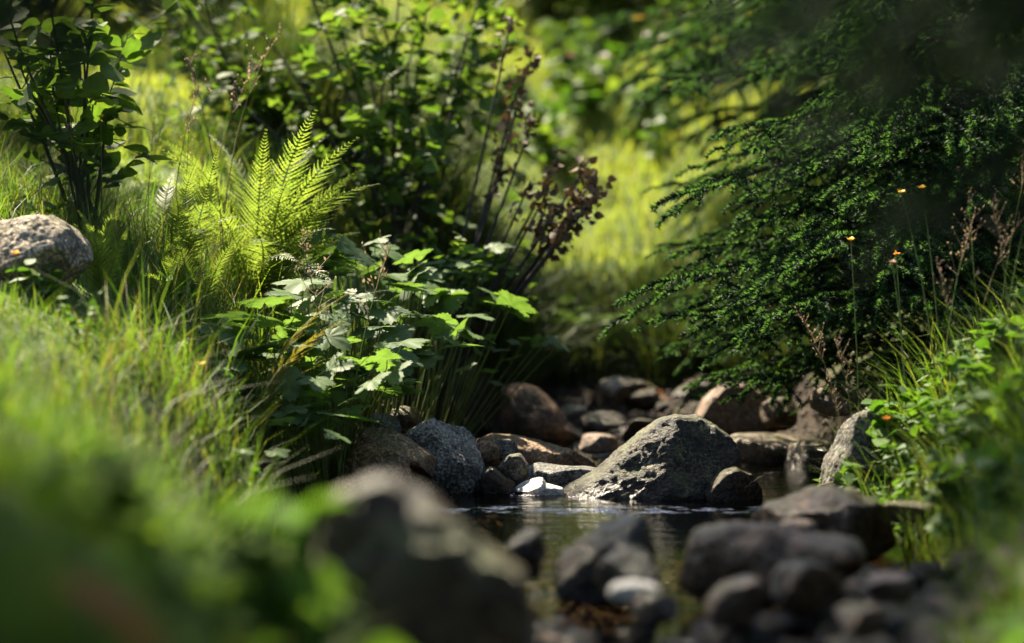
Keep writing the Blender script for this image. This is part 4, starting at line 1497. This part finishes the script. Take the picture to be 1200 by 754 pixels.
# grass stalks with seed heads, buttercups, meadow flowers
def stalk_proto(seed, dry=False):
    r = np.random.default_rng(seed)
    t = thing('seeding_grass', 'tall grass stalk with a loose seed head', 'grass stalk')
    m = MB()
    ln = .34
    pts = bez((0, 0, -.02), (.01, 0, ln * .4), (.03, .01, ln * .75), (.05 + .05 * r.uniform(), .01, ln), 12)
    tube(m, pts, np.linspace(.0011, .0005, 12), 4)
    m.build('stem', M['straw' if dry else 'stalk'], t)
    s = MB()
    A = []
    for k in range(18):
        u = r.uniform(.72, 1.0)
        kk = min(u, .99) * 11
        i0 = int(kk)
        b = pts[i0] * (1 - kk + i0) + pts[i0 + 1] * (kk - i0)
        d = rand_unit(1, r)[0] * .7 + np.array([0, 0, .8])
        e = b + d * r.uniform(.01, .04) * (1.25 - u) * 2.2
        tube(s, [b, (b + e) / 2, e], [.0004, .0003, .0002], 3)
        A += [e, (b + e * 2) / 3 + r.normal(0, .002, 3)]
    A = np.array(A)
    scatter(s, OVATE[0] * np.array([1, .8, 1]), OVATE[1], A, frames(rand_unit(len(A), r) + np.array([0, 0, 1.2]), rand_unit(len(A), r)), r.uniform(.0025, .005, len(A)))
    s.build('seed_head', M['seed'], t)
    return t


protos = [stalk_proto(600), stalk_proto(601, True), stalk_proto(602)]
used = set()


def put(proto, loc, rz, sc, label, group, tilt=0.0):
    o = proto if proto.name not in used else copy_tree(proto)
    used.add(proto.name)
    o.location = loc
    o.rotation_euler = (tilt, 0, rz)
    o.scale = (sc,) * 3
    o['label'] = label
    o['group'] = group
    return o


r = np.random.default_rng(92)
for px, py, y in [(262, 40, 6.4), (275, 65, 6.3), (245, 75, 6.5), (205, 105, 6.3), (170, 130, 6.3), (100, 105, 6.2), (85, 95, 6.3), (180, 150, 6.2), (115, 150, 6.1), (60, 200, 6.0), (150, 240, 5.9), (400, 290, 5.7), (420, 280, 5.8), (30, 230, 5.9), (222, 150, 6.2)]:
    tip = P(px, py, y)
    z = gz(tip.x, y)
    put(protos[int(r.integers(0, 3))], (tip.x - .02, y, z), r.uniform(0, TAU), max(.4, (tip.z - z) / .34), 'slender grass stalk with a loose pale seed head rising from the left bank', 'seeding grass on the left bank')
for px, py, y in [(1010, 400, 5.6), (975, 370, 5.7), (1150, 230, 5.4), (1165, 150, 5.5), (1170, 200, 5.3), (1135, 260, 5.4), (1190, 240, 5.3), (1100, 270, 5.4), (1180, 300, 5.2), (1125, 310, 5.3), (950, 440, 5.6)]:
    tip = P(px, py, y)
    x = max(tip.x, np.interp(y, YR, XR) + .05)
    z = gz(x, y)
    put(protos[int(r.integers(0, 3))], (x, y, z), r.uniform(0, TAU) if px > 1000 else math.pi, max(.35, (tip.z - z) / .34), 'slender grass stalk with a loose pale seed head rising from the right bank', 'seeding grass on the right bank')


def flower(label, base, tip, mat, seed, petals=5, size=.011, name='buttercup', group=None, cat='flower'):
    r = np.random.default_rng(seed)
    t = thing(name, label, cat, base, 0, group)
    B = np.array(tuple(base))
    T = np.array(tuple(tip)) - B
    L = np.linalg.norm(T)
    m = MB()
    pts = bez((0, 0, -.02), (T[0] * .1, T[1] * .1, L * .4), (T[0] * .6, T[1] * .6, T[2] * .75), T, 10)
    tube(m, pts, np.linspace(.0019, .0011, 10), 5)
    m.build('stem', M['stalk'], t)
    f = MB()
    a = np.arange(petals) / petals * TAU
    d = np.stack([np.cos(a), np.sin(a), np.full(petals, .55)], 1) + np.array([r.normal(0, .3), -.55, .1])
    scatter(f, ROUND[0], ROUND[1], np.repeat(T[None], petals, 0), frames(d, np.repeat(np.array([[0, 0, 1.0]]), petals, 0)), np.full(petals, size))
    f.build('petals', M[mat], t)
    return t


for lab, px, py, y, bx, mat in [
    ('yellow buttercup on the tallest stem in front of the dark spruce', 1080, 221, 5.6, 1105, 'yellow'),
    ('half open yellow buttercup left of the tallest buttercup before the dark spruce', 1056, 226, 5.6, 1100, 'yellow'),
    ('orange yellow buttercup low before the spruce above the right bank', 1050, 299, 5.6, 1062, 'ochre'),
    ('faded orange bud just below the low orange buttercup', 1046, 309, 5.55, 1066, 'pink'),
    ('small yellow bud on an arching stem before the bright spruce tips', 997, 282, 5.7, 1010, 'yellow'),
    ('tiny orange flower nestled in the right bank herbs above the leaning slab', 1039, 492, 5.3, 1050, 'ochre'),
    ('yellow flower in the grass before the lichen crusted boulder', 18, 298, 5.35, 22, 'yellow'),
    ('yellow flower near the edge of the bank grass beside the lobed herb', 236, 428, 5.2, 232, 'yellow'),
    ('yellow flower at the foot of the round leaved shrub', 118, 138, 6.2, 120, 'yellow')]:
    tip = P(px, py, y)
    x = (bx - 600) / F * y
    if px > 900:
        x = max(x, np.interp(y, YR, XR) + .04)
    flower(lab, (x, y, gz(x, y)), tip, mat, px, size=.0125)
r = np.random.default_rng(93)
for k in range(28):
    y = r.uniform(10.5, 16.5)
    px = r.uniform(610, 850) if k % 4 else r.uniform(100, 600)
    x = (px - 600) / F * y
    z = gz(x, y)
    mat, nm = [('white', 'white'), ('pink', 'dusty pink'), ('yellow', 'yellow'), ('white', 'white'), ('pink', 'dusty pink')][k % 5]
    flower('blurred %s flower head standing in the sunny meadow grass' % nm, (x, y, z), (x + r.normal(0, .03), y, z + r.uniform(.25, .5)), mat, 700 + k, 7, r.uniform(.03, .055), 'meadow_flower', nm + ' flowers on the meadow')


for k in range(90):
    y = r.uniform(9.9, 16.8)
    px = r.uniform(560, 880) if k % 3 else r.uniform(60, 560)
    x = (px - 600) / F * y
    mt = ['bush', 'herb', 'shrub'][k % 3]
    herb('blurred %s leafy plant scattered through the sunny meadow' % {'bush': 'pale green', 'herb': 'fresh green', 'shrub': 'dark green'}[mt], (x, y, gz(x, y)), r.uniform(.14, .42), 70, 560 + k, r.uniform(.05, .09), mt, .16,
         {'bush': 'pale', 'herb': 'fresh', 'shrub': 'dark'}[mt] + ' green plants in the meadow', 'meadow_plant')


r = np.random.default_rng(97)
lv = MB()
lv.add(OVATE[0] * np.array([1, 1, 1.6]), *OVATE[1])
LEAFM = [lv.mesh('fallen_leaf', M[q]) for q in ('withered', 'orange', 'straw')]
for k in range(54):
    y = r.uniform(3.4, 4.8) if k % 3 == 0 else r.uniform(6.1, 8.8)
    x = r.uniform(np.interp(y, YL, XL) - .05, np.interp(y, YR, XR))
    if y < 4.8 and x < .35:
        x = r.uniform(.35, .85)
    nm = ('brown', 'rust coloured', 'straw coloured')[k % 3]
    tag(link('fallen_leaf', LEAFM[k % 3], None, (x, y, max(.004, gz(x, y) + .012)), (r.uniform(-.4, .4), r.uniform(-.4, .4), r.uniform(0, TAU)), r.uniform(.02, .045)),
        'fallen %s leaf lying between the stream stones' % nm, 'leaf', 'fallen %s leaves' % nm)
# sticks and leaves on the ground
def stick(label, pts, r0, mat='twig', name='stick'):
    m = MB()
    P0 = np.array(tuple(pts[0]))
    q = np.array([tuple(p) for p in pts]) - P0
    n = 14
    tt = np.linspace(0, 1, len(q))
    t = np.linspace(0, 1, n)
    c = np.stack([np.interp(t, tt, q[:, k]) for k in range(3)], 1) + np.random.default_rng(len(label)).normal(0, .002, (n, 3))
    tube(m, c, np.linspace(r0, r0 * .5, n), 7)
    return tag(m.build(name, M[mat], loc=tuple(P0)), label, 'stick')


stick('thin bare twig poking out of the water beside the small wet stone', [P(872, 572, 5.8), P(890, 560, 5.8), P(904, 554, 5.78)], .002)
stick('pale dry stem lying across the foot of the leaning slab', [P(945, 577, 5.5), P(965, 569, 5.5), P(1005, 562, 5.52)], .003, 'straw')
stick('grey dead branch lying on the grass at the meadow foot', [P(600, 352, 9.6), P(640, 338, 9.7), P(655, 330, 9.75)], .009)
# rust coloured dead frond in the foreground
b = P(40, 668, 1.95)
t = thing('dead_fern', 'rust coloured dead fern frond drooping in the blurred near left corner', 'fern', (b.x, b.y, gz(b.x, b.y)))
fm = frond_mesh(220, .3, .05)
fm = fm.copy()
fm.materials[0] = M['orange']
o = link('frond', fm, t, b - t.location, (.5, .25, -.1), .5)
mb = MB()
tube(mb, [(0, 0, -.02), (b.x - t.location.x, b.y - t.location.y, b.z - t.location.z)], [.002, .0015], 5)
mb.build('stalk', M['twig'], t)
